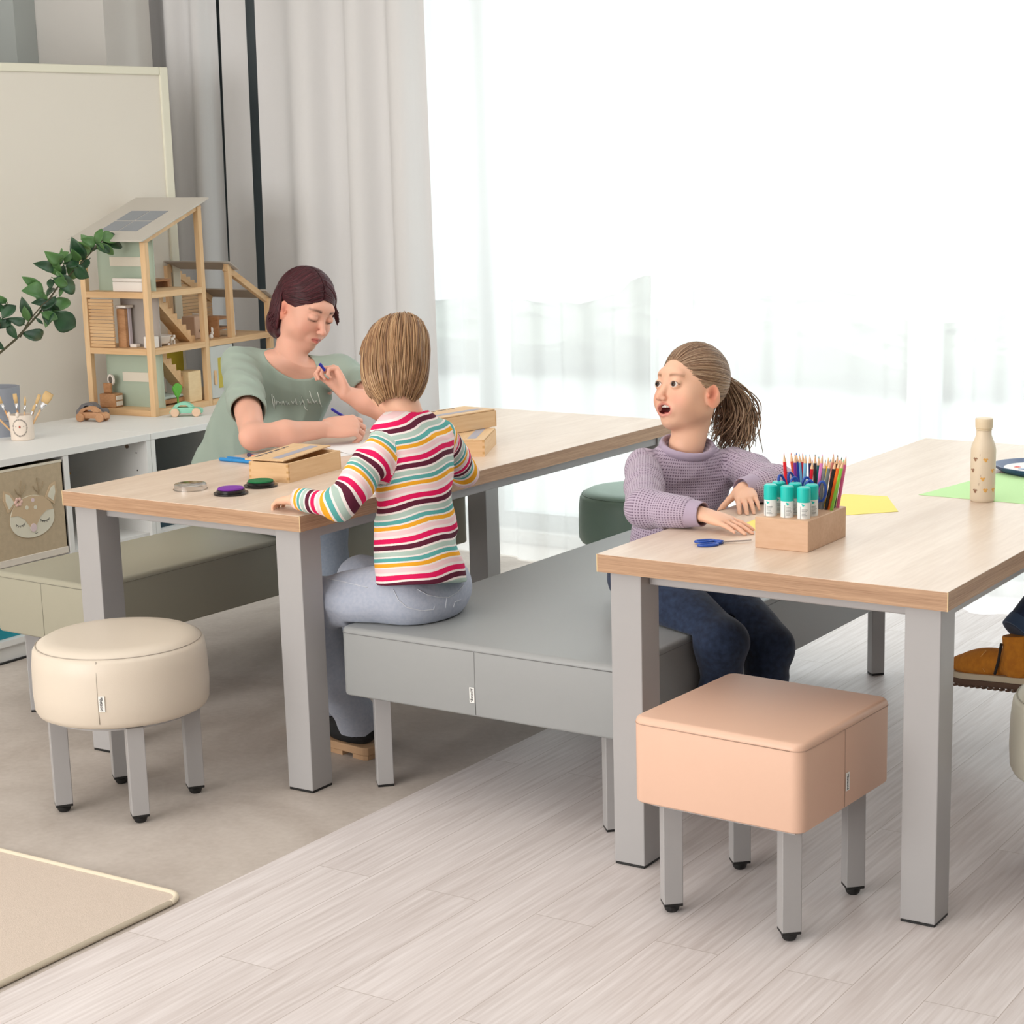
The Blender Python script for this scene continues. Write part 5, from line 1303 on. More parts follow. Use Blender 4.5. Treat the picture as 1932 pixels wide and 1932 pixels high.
    ST = [[(513, 744), (515, 760), (518, 773), (519, 760), (516, 748)], [(521, 756), (522, 764), (524, 757), (527, 759), (528, 763), (531, 757), (532, 764), (534, 757)],
          [(535, 757), (537, 764), (539, 757), (540, 764), (541, 757), (543, 764), (545, 760), (546, 764)], [(550, 757), (553, 763), (555, 757), (557, 762), (558, 752), (560, 763), (562, 763)],
          [(566, 757), (568, 764), (570, 757), (573, 762), (569, 748), (574, 761), (574, 766), (577, 772), (580, 774)], [(580, 753), (582, 760), (581, 753), (583, 761), (586, 758), (587, 762)],
          [(584, 737), (587, 748), (591, 757), (592, 760)], [(592, 756), (594, 761), (597, 756), (598, 760), (600, 761)], [(599, 740), (602, 750), (604, 760), (607, 768)]]
    b = MB()
    for s_ in ST:
        pts = [chest(*p) for p in s_]; pts = [p-FWD*.0022 for p in pts if p is not None]
        if len(pts) > 1: b.tube(pts, .0015, n=5)
    parts.append(b.build('chest_lettering', mat('print_white', (232, 238, 230), .7), sh_ob, smooth=True))
    # jeans: hips and thighs on the bench, shins under the table
    M_j = cloth_mat('light_denim', (164, 176, 192), c2=(150, 164, 184), mscale=120)
    kR = V(-3.60, 4.24, .475); kL = V(-3.58, 4.66, .475); hR = V(-4.08, 4.40, .50); hL = V(-4.05, 4.64, .50)
    jo = [(p, 'u', .03) for p in chain([hR, kR, V(-3.56, 4.24, .10)], [.088, .068, .058])+chain([hL, kL, V(-3.50, 4.68, .10)], [.088, .068, .058])]
    jo.append((ell((hR+hL)/2-V(.03, 0, 0), (.13, .19, .085)), 'u', .04))
    jo.append((half(V(0, 0, .4222), (0, 0, 1), V(-4.5, 3.95, .2), V(-3.73, 5.0, .43)), 's', .006))
    v, f = surf(jo, [(V(-4.45, 4.1, .07), V(-3.38, 4.9, .68), .006)])
    parts.append(mesh_np('jeans', v, f, M_j, t, smooth_it=2))
    for y in (4.24, 4.68):
        x = -3.55
        b = MB(); b.sph((x+.04, y, .045), (.115, .042, .038)); b.sph((x-.01, y, .075), (.05, .04, .045)); b.box(x-.07, x+.155, y-.042, y+.042, 0.001, .022, .01, 2)
        parts.append(b.build('shoe', mat('white_sneaker', (226, 226, 224), .6), t, smooth=SM))
    # hair: cap plus locks, parted on top and swept behind the visible ear
    HM = hair_mat('burgundy_hair', [(38, 12, 17), (60, 20, 28), (78, 30, 38), (46, 15, 22), (92, 38, 46)], .42, .32)
    L = lambda q: c+(np.asarray(q)@Rm.T)*S
    rad = np.array((.079, .096, .094)); cen = np.array((0, -.018, .030))
    ho = [(ell(L(cen), rad*S*1.0, Rm), 'u', .001)]
    ho.append((ell(L((0, -.062, -.055)), np.array((.070, .045, .060))*S, Rm), 'u', .03)); ho.append((ell(L((0, -.050, -.082)), np.array((.074, .040, .046))*S, Rm), 'u', .03)); ea = L((.062, -.050, -.005)); ho.append((cone(ea, ea+V(0, 0, -.098), .016, .020), 'u', .02)); ea = L((.060, -.030, -.036)); ho.append((cone(ea, ea+V(0, 0, -.060), .014, .016), 'u', .02)); ea = L((-.062, -.045, -.005)); ho.append((cone(ea, ea+V(0, 0, -.085), .020, .024), 'u', .02))
    # open the face: cut with a big ball in front and behind the hairline
    ho.append((ell(L((0, .098, -.028)), np.array((.084, .066, .086))*S, Rm), 's', .010))
    for s_ in (-1, 1): ho.append((ell(L((s_*.082, .014, -.022)), np.array((.020, .030, .036))*S, Rm), 's', .006))
    v, f = surf(ho, [(c-.2, c+.2, .003)])
    cap = mesh_np('hair', v, f, HM, t, attrs={'shade': np.full(len(v), .3)}, smooth_it=2); parts.append(cap)
    rg = np.random.RandomState(5); P = []
    part_x = .012
    gdn = Rm.T@np.array((0, 0, -1.0)); rgt_img = Rm.T@(-nR)
    for i in range(1500):
        sd = 1 if rg.rand() < .58 else -1
        y0 = rg.uniform(-.100, .072)
        s0 = np.array((part_x+sd*rg.uniform(0, .005), y0, 0)); zz = 1-(s0[0]/rad[0])**2-((y0-cen[1])/rad[1])**2
        if zz <= 0: continue
        a = np.array((s0[0]/rad[0], (y0-cen[1])/rad[1], math.sqrt(zz))); u_ = (y0+.100)/.172
        if sd == 1:   # seen side: swept over the temple and tucked behind the ear
            yb = -.92+.74*u_**.55+rg.uniform(-.08, .06); zb = -.10+rg.uniform(-.12, .10)
            my = .62*u_**1.5; mz = .30-.30*u_; mx_ = .25
        else:         # far side: hangs beside the face
            yb = -.95+1.40*u_+rg.uniform(-.08, .08); zb = -.05+rg.uniform(-.1, .1); my = .40*u_; mz = .1; mx_ = .3
        yb = max(-.97, min(.50, yb)); b_ = nrm((sd*math.sqrt(max(.03, 1-yb*yb-zb*zb)), yb, zb))
        mid = nrm(a*.5+b_*.5+np.array((sd*mx_, my, mz)))
        ph = np.concatenate([slerp(a, mid, 8), slerp(mid, b_, 8)[1:]])
        ph = np.concatenate([ph[:1], (ph[:-2]+ph[1:-1]*2+ph[2:])/4, ph[-1:]])
        off = 1.0+.012+.030*rg.rand()*np.linspace(.4, 1, len(ph))[:, None]
        pts = cen+ph*rad*off; e = pts[-1]
        Ld = rg.uniform(.074, .094) if yb < .1 else rg.uniform(.035, .05)
        k = np.linspace(0, 1, 8)[1:]
        tail = e+np.outer(k, gdn*Ld)+np.outer(np.sin(k*2.2)*.016, np.array((sd*.9, -.6, 0)))+np.outer(k**3*.018, np.array((sd*.2, -1.0, .1)))
        P.append(L(np.concatenate([pts, tail])))
    for i in range(620):      # the length of the bob behind and below the ear
        sd = 1 if i % 3 else -1
        a = nrm((sd*rg.uniform(.70, .95), rg.uniform(-.80, -.20), rg.uniform(.05, .45))); e = cen+a*rad*(1.03+.05*rg.rand())
        b_ = nrm((sd*1.0, rg.uniform(-.75, -.08), rg.uniform(-.25, -.10))); p1 = cen+slerp(a, b_, 6)*rad*np.linspace(1.0, 1.05+.06*rg.rand(), 6)[:, None]
        k = np.linspace(0, 1, 9)[1:]; Ld = rg.uniform(.080, .106); fl = rg.uniform(.3, 1)
        tail = p1[-1]+np.outer(k, gdn*Ld)+np.outer(np.sin(k*1.5)*.012, np.array((sd*.9, -.2, 0)))+np.outer(k**2.5*.022*fl, np.array((sd*.35, -1, .25)))
        P.append(L(np.concatenate([p1, tail])))
    for i in range(160):      # lock sweeping forward over the far temple
        a = nrm((-.02, .62+.30*rg.rand(), .9)); b_ = nrm((-.80, .62, rg.uniform(-.02, .12))); k = np.linspace(0, 1, 6)[1:]
        p1 = cen+slerp(a, b_, 9)*rad*(1.02+.06*rg.rand()*np.linspace(.3, 1, 9)[:, None]); P.append(L(np.concatenate([p1, p1[-1]+np.outer(k, gdn*rg.uniform(.02, .05))+np.outer(k**2*.01, np.array((-1, .3, 0)))])))
    parts.append(strands('hair_locks', cap, P, HM, r=.0021, n=5, seed=2))
    rel([p for p in parts if p.parent == t], t)
    # pen in the writing hand
    tip = V(-3.575, 4.455, TZ+.004); tail_ = P2(624, 771, -3.665)
    return t, wrR, hd
W_ = woman()
tp = P2(625, 771, -3.640); bt = P2(690, 812, -3.600)
pen('blue and white pen held in the right hand of the woman', bt, tp, .0042, mat('pen_white', (226, 228, 236), .3), mat('pen_deep_blue', (36, 40, 150), .3))
pen('second blue pen, only its cap showing at the raised hand of the woman', P2(613, 699, -3.735), P2(603, 686, -3.742), .0045, mat('pen_deep_blue', 0), mat('pen_deep_blue', 0))

# ================================================================== the child in stripes
def stripe_mat():
    M = bpy.data.materials.new('stripe_jersey'); M.use_nodes = True; nt = M.node_tree; L = nt.links.new; P = nt.nodes['Principled BSDF']
    P.inputs['Roughness'].default_value = .85; P.inputs['Specular IOR Level'].default_value = .2
    a = nt.nodes.new('ShaderNodeAttribute'); a.attribute_name = 'run'
    m1 = nt.nodes.new('ShaderNodeMath'); m1.operation = 'DIVIDE'; m1.inputs[1].default_value = .098; L(a.outputs['Fac'], m1.inputs[0])
    m2 = nt.nodes.new('ShaderNodeMath'); m2.operation = 'FRACT'; L(m1.outputs[0], m2.inputs[0])
    rp = nt.nodes.new('ShaderNodeValToRGB'); rp.color_ramp.interpolation = 'CONSTANT'; L(m2.outputs[0], rp.inputs[0])
    wt = (240, 228, 224); seq = [(wt, .07), ((222, 28, 92), .13), (wt, .055), ((92, 34, 54), .13), (wt, .05), ((176, 196, 186), .12), (wt, .045), ((92, 168, 164), .10), (wt, .045), ((238, 168, 44), .10), (wt, .04), ((240, 204, 206), .115)]
    e = rp.color_ramp.elements; p = 0
    for i, (c, w_) in enumerate(seq):
        x = e[i] if i < 2 else e.new(p); x.position = p; x.color = lin(c); p += w_
    L(rp.outputs[0], P.inputs['Base Color'])
    return M
def boy():
    t = person('child with light brown bobbed hair and a striped long-sleeved shirt, seen from behind', 'person', (-2.8, 3.62, .42))
    shL = P2(714, 862, -2.83); shR = P2(826, 826, -2.80); mid = (shL+shR)/2
    hip = V(-2.775, 3.655, .50)
    neckb = P2(767, 787, -2.835); hemp = P2(790, 1098, -2.775); up = nrm(neckb-hemp); hip = hemp+up*.0
    right = nrm((shR-shL)-np.dot(shR-shL, up)*up); fr = nrm(np.cross(up, right))
    c = P2(740, 692, -2.885); Rm = frame((-.42, -.30, -.86), (.04, 1, 0)); S = .93
    neckb = P2(767, 787, -2.835)
    elL = P2(640, 952, -2.845); wrL = P2(560, 942, -2.985); wrL[2] = max(wrL[2], TZ+.022)
    elR = P2(876, 892, -2.85); wrR = P2(838, 885, -3.02); wrR[2] = TZ+.03
    sk = head_ops(c, Rm, S, ears=False, eye_r=.0128, neck=(neckb, .043, .86), cheek=1.1)
    sk += [(p, 'u', .01) for p in chain([shL-up*.01, elL, wrL], [.034, .026, .019])]+[(p, 'u', .01) for p in chain([shR-up*.01, elR, wrR], [.034, .026, .019])]
    H = np.linalg.norm(mid-hip)
    sk += [(loft(hip+up*.03, up, right, H-.02, [0, .8, .93, 1], [.07, .08, .07, .04], [.05, .05, .04, .03]), 'u', .02)]
    hL = P2(518, 932, -3.075); hL[2] = TZ+.016; dd = nrm(hL-wrL)
    sk += hand_ops(wrL, dd, V(.05, .0, 1), 1, .72, curl=(14, 18, 22, 26), curl2=(38, 40, 42, 44), tang=40, tcurl=10)
    sk += hand_ops(wrR, V(-1, .1, -.05), V(0, 0, 1), -1, .72, curl=(12, 14, 16, 18), tang=40)
    v, f = surf(sk, [(V(-3.24, 3.30, .52), V(-2.68, 4.02, 1.22), .0021)])
    C = face_cols(v, c, Rm, S, (234, 186, 158), blush=.6)
    parts = [mesh_np('body', v, f, M_skin, t, cols=C)]
    eyes_parent = parts[0]
    # shirt
    hemp = P2(790, 1098, -2.775); b0 = hemp; Hs = float(np.dot(neckb-hemp, up))+.005; b0 = neckb-up*Hs-fr*.004
    so = [(folded(loft(b0, up, right, Hs+.02, [0, .15, .4, .62, .82, .9, .96, 1.0], [.122, .116, .106, .108, .118, .108, .085, .054], [.104, .098, .084, .082, .078, .066, .054, .046], [-.0, -.002, -.000, -.008, -.008, 0, .0, .004]), .010, 44, up*1.0+right*.5, seed=8), 'u', .02)]
    def sleeve(sh, el, wr_, r0, r1, r2, sd):
        a = [(folded(p, .006, 75, nrm(el-sh)+nrm(wr_-el), seed=sd+i), 'u', .016) for i, p in enumerate(chain([sh, sh*.5+el*.5, el], [r0, (r0+r1)/2, r1])+chain([el, wr_], [r1, r2]))]
        ax = nrm(wr_-el); a.append((cone(wr_-ax*.012, wr_+ax*.05, .019, .022), 's', .002)); return a
    so += sleeve(shL-right*.004, elL, wrL-nrm(wrL-elL)*.012, .050, .038, .027, 20)
    so += sleeve(shR+right*.004, elR, wrR, .048, .037, .028, 30)
    so.append((ell(neckb+up*.022, (.056, .050, .030), np.stack([right, fr, up], 1)), 's', .004))
    so.append((half(V(0, 0, TZ+.0015), (0, 0, 1), V(-3.3, 3.1, .6), V(-2.95, 4.2, TZ+.01)), 's', .002))
    v, f = surf(so, [(V(-3.2, 3.28, .40), V(-2.58, 4.12, 1.02), .003)])
    def seg(v, a, b):
        d = b-a; L2 = d@d; su = ((v-a)@d)/L2; s_ = np.clip(su, 0, 1); return np.linalg.norm(v-(a+s_[:, None]*d), axis=1), su*math.sqrt(L2)
    tv = (v-b0)@up; rv = (v-b0)@right; fv = (v-b0)@fr
    run = (Hs-tv)+rv*np.interp(tv/Hs, [0, .3, 1], [.10, .16, .30])+.003*np.sin(rv*45+tv*20)
    outs = []
    for sh, el, wr_, sg in ((shL, elL, wrL, -1), (shR, elR, wrR, 1)):
        d1, s1 = seg(v, sh, el); d2, s2 = seg(v, el, wr_); Lu = np.linalg.norm(el-sh)
        dd_ = np.minimum(d1, d2); w4 = d2**4/(d1**4+d2**4+1e-12); ss = w4*s1+(1-w4)*(Lu+s2)
        lim = (dd_ < .064) & ((rv*sg > .098+.02*(tv < Hs*.55)) | (d2 < .055) | ((s1 > .05) & (d1 < .052) & (rv*sg > .085)))
        lim &= ~((tv < Hs*.60) & (d1 > .056) & (d2 > .056))
        run = np.where(lim, ss+.062, run)
    shirt = mesh_np('striped_shirt', v, f, stripe_mat(), t, attrs={'run': run+.02}, smooth_it=2); parts.append(shirt)
    q = MB(); ring = [neckb+up*.001+right*.0535*math.cos(a)+fr*.047*math.sin(a) for a in np.linspace(0, 2*PI, 40)]
    q.tube(ring, .0045, n=8, flat=1.3); parts.append(q.build('neckband', cloth_mat('neckband_white', (240, 230, 226)), t, smooth=True))
    # jeans and shoes
    M_j = cloth_mat('pale_denim', (180, 186, 200), c2=(166, 174, 192), mscale=120)
    kL = V(-3.055, 3.535, .455); kR = V(-3.10, 3.80, .455); hpL = V(-2.81, 3.60, .488); hpR = V(-2.80, 3.735, .488); aL = P2(672, 1392, -3.045); aL = V(-3.06, 3.715, .085); aR = V(-3.25, 3.83, .085)
    jo = [(folded(p, .005, 60, (0.3, .2, 1), seed=40+i), 'u', .03) for i, p in enumerate(chain([hpL, kL], [.082, .062])+chain([kL, kL*.4+aL*.6+V(.0, -.03, 0), aL], [.062, .050, .056])+chain([hpR, kR], [.082, .062])+chain([kR, aR], [.062, .055]))]
    jo.append((ell((hpL+hpR)/2+V(.005, -.0, -.022), (.100, .122, .075), np.array(Matrix.Rotation(R(4), 3, 'Z'))), 'u', .04))
    jo.append((half(V(0, 0, .4212), (0, 0, 1), V(-2.915, 3.3, .3), V(-2.5, 4.2, .43)), 's', .004))
    v, f = surf(jo, [(V(-3.36, 3.42, .06), V(-2.62, 3.98, .60), .004)])
    jn = mesh_np('jeans', v, f, M_j, t, smooth_it=2); parts.append(jn)
    BV = BVHTree.FromPolygons([tuple(x) for x in v], [tuple(int(i) for i in q) for q in f]); b = MB()
    for ln in ([(742, 1112), (752, 1132), (768, 1146), (795, 1152), (818, 1150), (820, 1142)], [(788, 1112), (806, 1122), (828, 1127), (846, 1127), (862, 1118), (878, 1100)], [(843, 1127), (841, 1138), (840, 1149)], [(855, 1146), (858, 1136), (872, 1130)], [(618, 1092), (645, 1097), (670, 1103), (700, 1110)]):
        pts = []
        for (a0, a1), (b0_, b1) in zip(ln, ln[1:]):
            for k in range(5):
                uu, vv_ = a0+(b0_-a0)*k/5, a1+(b1-a1)*k/5
                dd = (FWD*FOC + RGT*(uu-PCX) - UPV*(vv_-PCY)).normalized(); h_ = BV.ray_cast(Vector((0, 0, EYE)), dd)
                if h_[0] is not None: pts.append(h_[0]+h_[1].normalized()*(.0006 if h_[1].dot(dd) < 0 else -.0006))
        if len(pts) > 2: q_ = MB(); q_.tube(pts, .0011, n=5); q_.build('denim_seam', mat('denim_thread', (208, 212, 220), .8), jn, smooth=True)
    b.bm.free()
    for a, rz in ((aL, R(172)), (aR, R(180))):
        X = Matrix.Translation((a[0], a[1], 0)) @ Matrix.Rotation(rz, 4, 'Z')
        b = MB(); b.sph((.045, 0, .058), (.095, .036, .034), X); b.sph((-.012, 0, .085), (.046, .037, .050), X)
        sh = b.build('shoe', mat('black_suede', (26, 27, 30), .8), t, smooth=True); parts.append(sh)
        b = MB(); b.prism([(-.058, -.030), (-.045, -.037), (.09, -.038), (.128, -.026), (.140, 0), (.128, .026), (.09, .038), (-.045, .037), (-.058, .030)], .012, .034, X, .003)
        b.prism([(-.056, -.030), (-.045, -.036), (-.005, -.036), (-.005, .036), (-.045, .036), (-.056, .030)], .0005, .0122, X); b.prism([(.035, -.036), (.09, -.037), (.126, -.025), (.137, 0), (.126, .025), (.09, .037), (.035, .036)], .0005, .0122, X)
        so_ = b.build('shoe_sole', mat('tan_sole', (196, 158, 122), .7), sh)
    # stitched seams and pockets on the seat of the jeans
    # hair
    HM = hair_mat('light_brown_hair', [(104, 72, 48), (150, 112, 78), (182, 144, 104), (128, 92, 62), (206, 172, 130)], .4, .45)
    L = lambda q: c+(np.asarray(q)@Rm.T)*S
    ZP = np.array([.135, .128, .108, .075, .035, -.005, -.045, -.082, -.112]); RP = np.array([.0, .040, .070, .089, .097, .098, .093, .078, .052])
    Wx = lambda a: np.sqrt((np.cos(a)*.86)**2+(np.sin(a)*1.06)**2)
    def prof(s_, a, hem, off=0):
        z = .135-(.135-hem)*s_; r_ = np.interp(-z, -ZP, RP)+off; k = 1/np.sqrt((np.cos(a)/.86)**2+(np.sin(a)/1.06)**2)
        return np.stack([r_*k*np.cos(a), r_*k*np.sin(a)-.014, z], -1)
    vv = []; ff = []; n1, n2 = 72, 30
    for i in range(n1):
        a = 2*PI*i/n1; fr_ = math.sin(a); hem = -.112 if fr_ < .2 else (-.085 if fr_ < .55 else .055)
        for j in range(n2+1): vv.append(prof(np.array((j/n2)**.8), a, hem, -.004))
    for i in range(n1):
        for j in range(n2): A = i*(n2+1)+j; B = ((i+1) % n1)*(n2+1)+j; ff.append((A, B, B+1, A+1))
    cap = mesh_np('hair', L(np.array(vv)), np.array(ff), HM, t, attrs={'shade': np.full(len(vv), .08)}, smooth_it=1); parts.append(cap)
    rg = np.random.RandomState(3); P = []
    for i in range(1700):
        a = rg.uniform(0, 2*PI); fr_ = math.sin(a); hem = (-.112+rg.uniform(-.006, .012)) if fr_ < .2 else (-.09 if fr_ < .5 else .045)
        hem += .012*max(0, -fr_)*0
        s0 = rg.uniform(0, .25)**1.3; ss = np.linspace(s0, 1, 15)**.85
        aa = a+ .10*np.sin(ss*3+rg.uniform(0, 6))*.5+rg.uniform(-.10, .10)*ss
        z = .135-(.135-hem)*ss; off = rg.uniform(-.003, .0035)+.003*np.sin(ss*4+i)
        r_ = np.interp(-z, -ZP, RP)+off; k = 1/np.sqrt((np.cos(aa)/.86)**2+(np.sin(aa)/1.06)**2)
        w_x = .018*(1-ss)**2
        P.append(L(np.stack([r_*k*np.cos(aa)+w_x, r_*k*np.sin(aa)-.014-.02*(1-ss)**2, z], 1)))
    parts.append(strands('hair_locks', cap, P, HM, r=.00165, n=4, seed=4))
    rel([p for p in parts if p.parent == t], t)
    return t
boy()

# ================================================================== the girl in purple
def knit_mat():
    M = bpy.data.materials.new('waffle_knit'); M.use_nodes = True; nt = M.node_tree; L = nt.links.new; P = nt.nodes['Principled BSDF']
    P.inputs['Roughness'].default_value = .9; P.inputs['Specular IOR Level'].default_value = .15; P.inputs['Sheen Weight'].default_value = .2
    s_ = []
    for nm in ('ua', 'va'):
        a = nt.nodes.new('ShaderNodeAttribute'); a.attribute_name = nm
        m1 = nt.nodes.new('ShaderNodeMath'); m1.operation = 'MULTIPLY'; m1.inputs[1].default_value = 2*PI/.0073; L(a.outputs['Fac'], m1.inputs[0])
        m2 = nt.nodes.new('ShaderNodeMath'); m2.operation = 'SINE'; L(m1.outputs[0], m2.inputs[0])
        m3 = nt.nodes.new('ShaderNodeMath'); m3.operation = 'MULTIPLY_ADD'; m3.inputs[1].default_value = .5; m3.inputs[2].default_value = .5; L(m2.outputs[0], m3.inputs[0]); s_.append(m3)
    mu = nt.nodes.new('ShaderNodeMath'); mu.operation = 'MULTIPLY'; L(s_[0].outputs[0], mu.inputs[0]); L(s_[1].outputs[0], mu.inputs[1])
    rp = nt.nodes.new('ShaderNodeValToRGB'); e = rp.color_ramp.elements; e[0].position = .25; e[1].position = .7; e[0].color = lin((184, 168, 186)); e[1].color = lin((122, 104, 124)); L(mu.outputs[0], rp.inputs[0]); L(rp.outputs[0], P.inputs['Base Color'])
    b = nt.nodes.new('ShaderNodeBump'); b.invert = True; b.inputs['Strength'].default_value = .6; b.inputs['Distance'].default_value = .002; L(mu.outputs[0], b.inputs['Height']); L(b.outputs[0], P.inputs['Normal'])
    return M
def girl():
    t = person('girl with a brown ponytail and purple waffle knit sweater, mouth open, looking to the side', 'person', (-2.3, 4.1, .42))
    shR = V(-2.366, 4.048, .776); shL = V(-2.216, 4.230, .768); mid = (shR+shL)/2
    hip = V(-2.32, 4.147, .50)
    up = nrm(mid-hip); right = nrm((shR-shL)-np.dot(shR-shL, up)*up); fr = nrm(np.cross(up, right))
    c = P2(1302, 733, -2.295); Rm = frame((-.745, .05, .67), (.10, 1, 0)); S = .985; er = .0134
    neckb = V(-2.292, 4.130, .826)
    elR = V(-2.145, 3.700, .735); wrR = V(-2.002, 3.672, .748)
    elR = P2(1216, 960, -2.16)
    elL = P2(1468, 915, -2.02); wrL = V(-2.055, 3.985, .752)
    sk = head_ops(c, Rm, S, mouth=1, eye_r=er, nose=.30, cheek=1.12, child=True, neck=(neckb, .046, .90))
    for s0_, e_, w_ in ((shR, elR, wrR), (shL, elL, wrL)): sk += [(p, 'u', .01) for p in chain([s0_-up*.008, e_, w_], [.032, .028, .0185])]
    H = np.linalg.norm(mid-hip)
    sk.append((loft(hip, up, right, H+.02, [0, .8, .93, 1], [.08, .09, .07, .04], [.05, .05, .04, .03]), 'u', .02))
    hdR = nrm(V(-1.905, 3.668, TZ+.021)-wrR)
    sk += hand_ops(wrR, hdR, V(.15, -.1, 1), -1, .80, curl=(7, 8, 7, 6), curl2=(7, 7, 7, 7), tang=62, tcurl=-5, spread=1.3)
    hdL = nrm(V(-1.985, 3.885, TZ+.018)-wrL)
    sk += hand_ops(wrL, hdL, V(.1, -.3, 1), 1, .80, curl=(11, 11, 11, 11), curl2=(12, 12, 12, 12), tang=50, tcurl=0, spread=.9)
    v, f = surf(sk, [(V(-2.52, 3.56, .52), V(-1.85, 4.36, 1.12), .0020)])
    keep = v[:, 2] > TZ+.0005
    v[:, 2] = np.where((v[:, 0] > -2.08) & (v[:, 2] < TZ+.0012), TZ+.0012, v[:, 2])
    C = face_cols(v, c, Rm, S, (232, 184, 156), mouth=1, lipc=(212, 128, 120), blush=.7, brow=(150, 106, 80), eye_r=er)
    parts = [mesh_np('body', v, f, M_skin, t, cols=C)]
    eyes(parts[0], c, Rm, S, er, (-.18, 1, .02), (74, 50, 38))
    # teeth and tongue
    L1 = lambda q: Vector(c+Rm@(np.array(q)*S)); RM = Matrix(Rm.tolist()).to_4x4()
    for k in range(6):
        x = (k-2.5)*.0058; X = Matrix.Translation(L1((x, .0815-abs(x)*.38, -.0545+abs(x)*.05))) @ RM @ Matrix.Diagonal((S, S, S, 1))
        parts.append(MB().box(-.0025, .0025, -.0015, .0015, -.0035, .0035, .001, 2, X).build('tooth', mat('tooth', (240, 234, 224), .3), parts[0], smooth=True))
    b = MB(); b.sph((0, 0, 0), (.014*S, .022*S, .0045*S), Matrix.Translation(L1((0, .058, -.0720))) @ RM); parts.append(b.build('tongue', mat('tongue', (190, 92, 92), .4), parts[0], smooth=True))
    # sweater
    Hs = float(np.dot(neckb-(hip-up*.09), up))+.004; b0 = neckb-up*Hs-fr*.006
    so = [(folded(loft(b0, up, right, Hs+.02, [0, .12, .35, .62, .80, .89, .95, 1.0], [.145, .146, .136, .128, .126, .110, .082, .060], [.116, .112, .098, .096, .090, .074, .060, .052], [0, 0, 0, 0, 0, 0, .004, .008]), .010, 38, up+right*.5, seed=12), 'u', .02)]
    def sleeve(sh, el, wr_, rs, sd):
        return [(folded(p, .007, 62, nrm(el-sh)+nrm(wr_-el), seed=sd+i), 'u', .02) for i, p in enumerate(chain([sh, sh*.5+el*.5, el], [rs[0], (rs[0]+rs[1])/2, rs[1]])+chain([el, el*.4+wr_*.6, wr_], [rs[1], rs[1]*.92, rs[2]]))]
    cR = elR+(wrR-elR)*.72; cL = elL+(wrL-elL)*.72
    so += sleeve(shR+right*.006, elR, cR, (.047, .044, .036), 50)
    so += sleeve(shL-right*.002, elL, cL, (.047, .044, .036), 60)
    so.append((ell(neckb+fr*.010+up*.014, (.062, .062, .036), np.stack([right, fr, up], 1)), 's', .004))
    so.append((half(V(0, 0, TZ+.0015), (0, 0, 1), V(-2.074, 3.34, .6), V(-1.7, 4.4, TZ+.01)), 's', .002))
    v, f = surf(so, [(V(-2.62, 3.58, .40), V(-1.90, 4.45, .98), .003)])
    # knit coordinates: along and around the nearest limb
    def seg(a, b_):
        d = b_-a; L_ = np.linalg.norm(d); ax = d/L_; s_ = np.clip((v-a)@ax, 0, L_); q = v-(a+s_[:, None]*ax); e1 = nrm(np.cross(ax, nF)); e2 = np.cross(ax, e1)
        return np.linalg.norm(q, axis=1), s_, np.arctan2(q@e1, q@e2)
    tv = (v-b0)@up; rv = (v-b0)@right; fv = (v-b0)@fr
    ua = np.arctan2(rv, fv)*.115; va = tv.copy()
    for sh, el, wr_, sg in ((shR, elR, wrR, 1), (shL, elL, wrL, -1)):
        d1, s1, a1 = seg(sh, el); d2, s2, a2 = seg(el, wr_)
        near = (np.minimum(d1, d2) < .075) & ((rv*sg > .118) | (d2 < .06) | ((fv > .095) & (d1 < .07)))
        Lu = np.linalg.norm(el-sh)
        ua = np.where(near, np.where(d1 < d2, a1, a2)*.05, ua); va = np.where(near, np.where(d1 < d2, s1, Lu+s2), va)
    sw = mesh_np('knit_sweater', v, f, knit_mat(), t, attrs={'ua': ua, 'va': va}, smooth_it=2); parts.append(sw)
    M_rib = cloth_mat('rib_knit', (174, 158, 178), bump=.2, bscale=500)
    for e_, w_, c_ in ((elR, wrR, cR), (elL, wrL, cL)):
        ax = nrm(w_-e_); o = [(cone(c_-ax*.01, w_+ax*.006, .036, .0285), 'u', .004), (cone(w_-ax*.02, w_+ax*.06, .024, .030), 's', .002), (half(w_+ax*.008, -ax, w_-.06, w_+.06), 's', .002), (half(V(0, 0, TZ+.0012), (0, 0, 1), V(-2.08, 3.3, .6), V(-1.7, 4.4, TZ+.01)), 's', .001)]
        vv, ff = surf(o, [(np.minimum(c_, w_)-.06, np.maximum(c_, w_)+.06, .0022)])
        parts.append(mesh_np('sweater_cuff', vv, ff, M_rib, t, smooth_it=1))
    ringc = neckb-up*.008+fr*.006
    rim = []
    for a in np.linspace(0, 2*PI, 49): rim.append(ringc+right*.067*math.cos(a)+fr*.063*math.sin(a)+up*(-.012*math.sin(a)+.004))
    q = MB(); q.tube(rim, .0120, n=12, flat=.55, nrm=right); parts.append(q.build('collar', M_rib, t, smooth=True))
    # jeans
    M_j = cloth_mat('dark_denim', (44, 58, 84), c2=(28, 38, 60), mscale=70)
    kR = P2(1388, 1212, -1.90); kL = P2(1478, 1212, -1.87); kR = P2(1362, 1214, -2.035); kL = P2(1452, 1226, -2.005)
    hR = V(-2.33, 3.97, .505); hL = V(-2.29, 4.17, .505); fR = V(-2.07, 3.87, .10); fL = V(-2.05, 4.07, .10)
    jo = [(folded(p, .006, 55, (.3, .2, 1), seed=70+i), 'u', .02) for i, p in enumerate(chain([hR, kR], [.085, .064])+chain([kR, fR], [.060, .045])+chain([hL, kL], [.085, .064])+chain([kL, fL], [.060, .045]))]
    jo.append((ell((hR+hL)/2-V(.02, 0, .0), (.12, .17, .082)), 'u', .04))
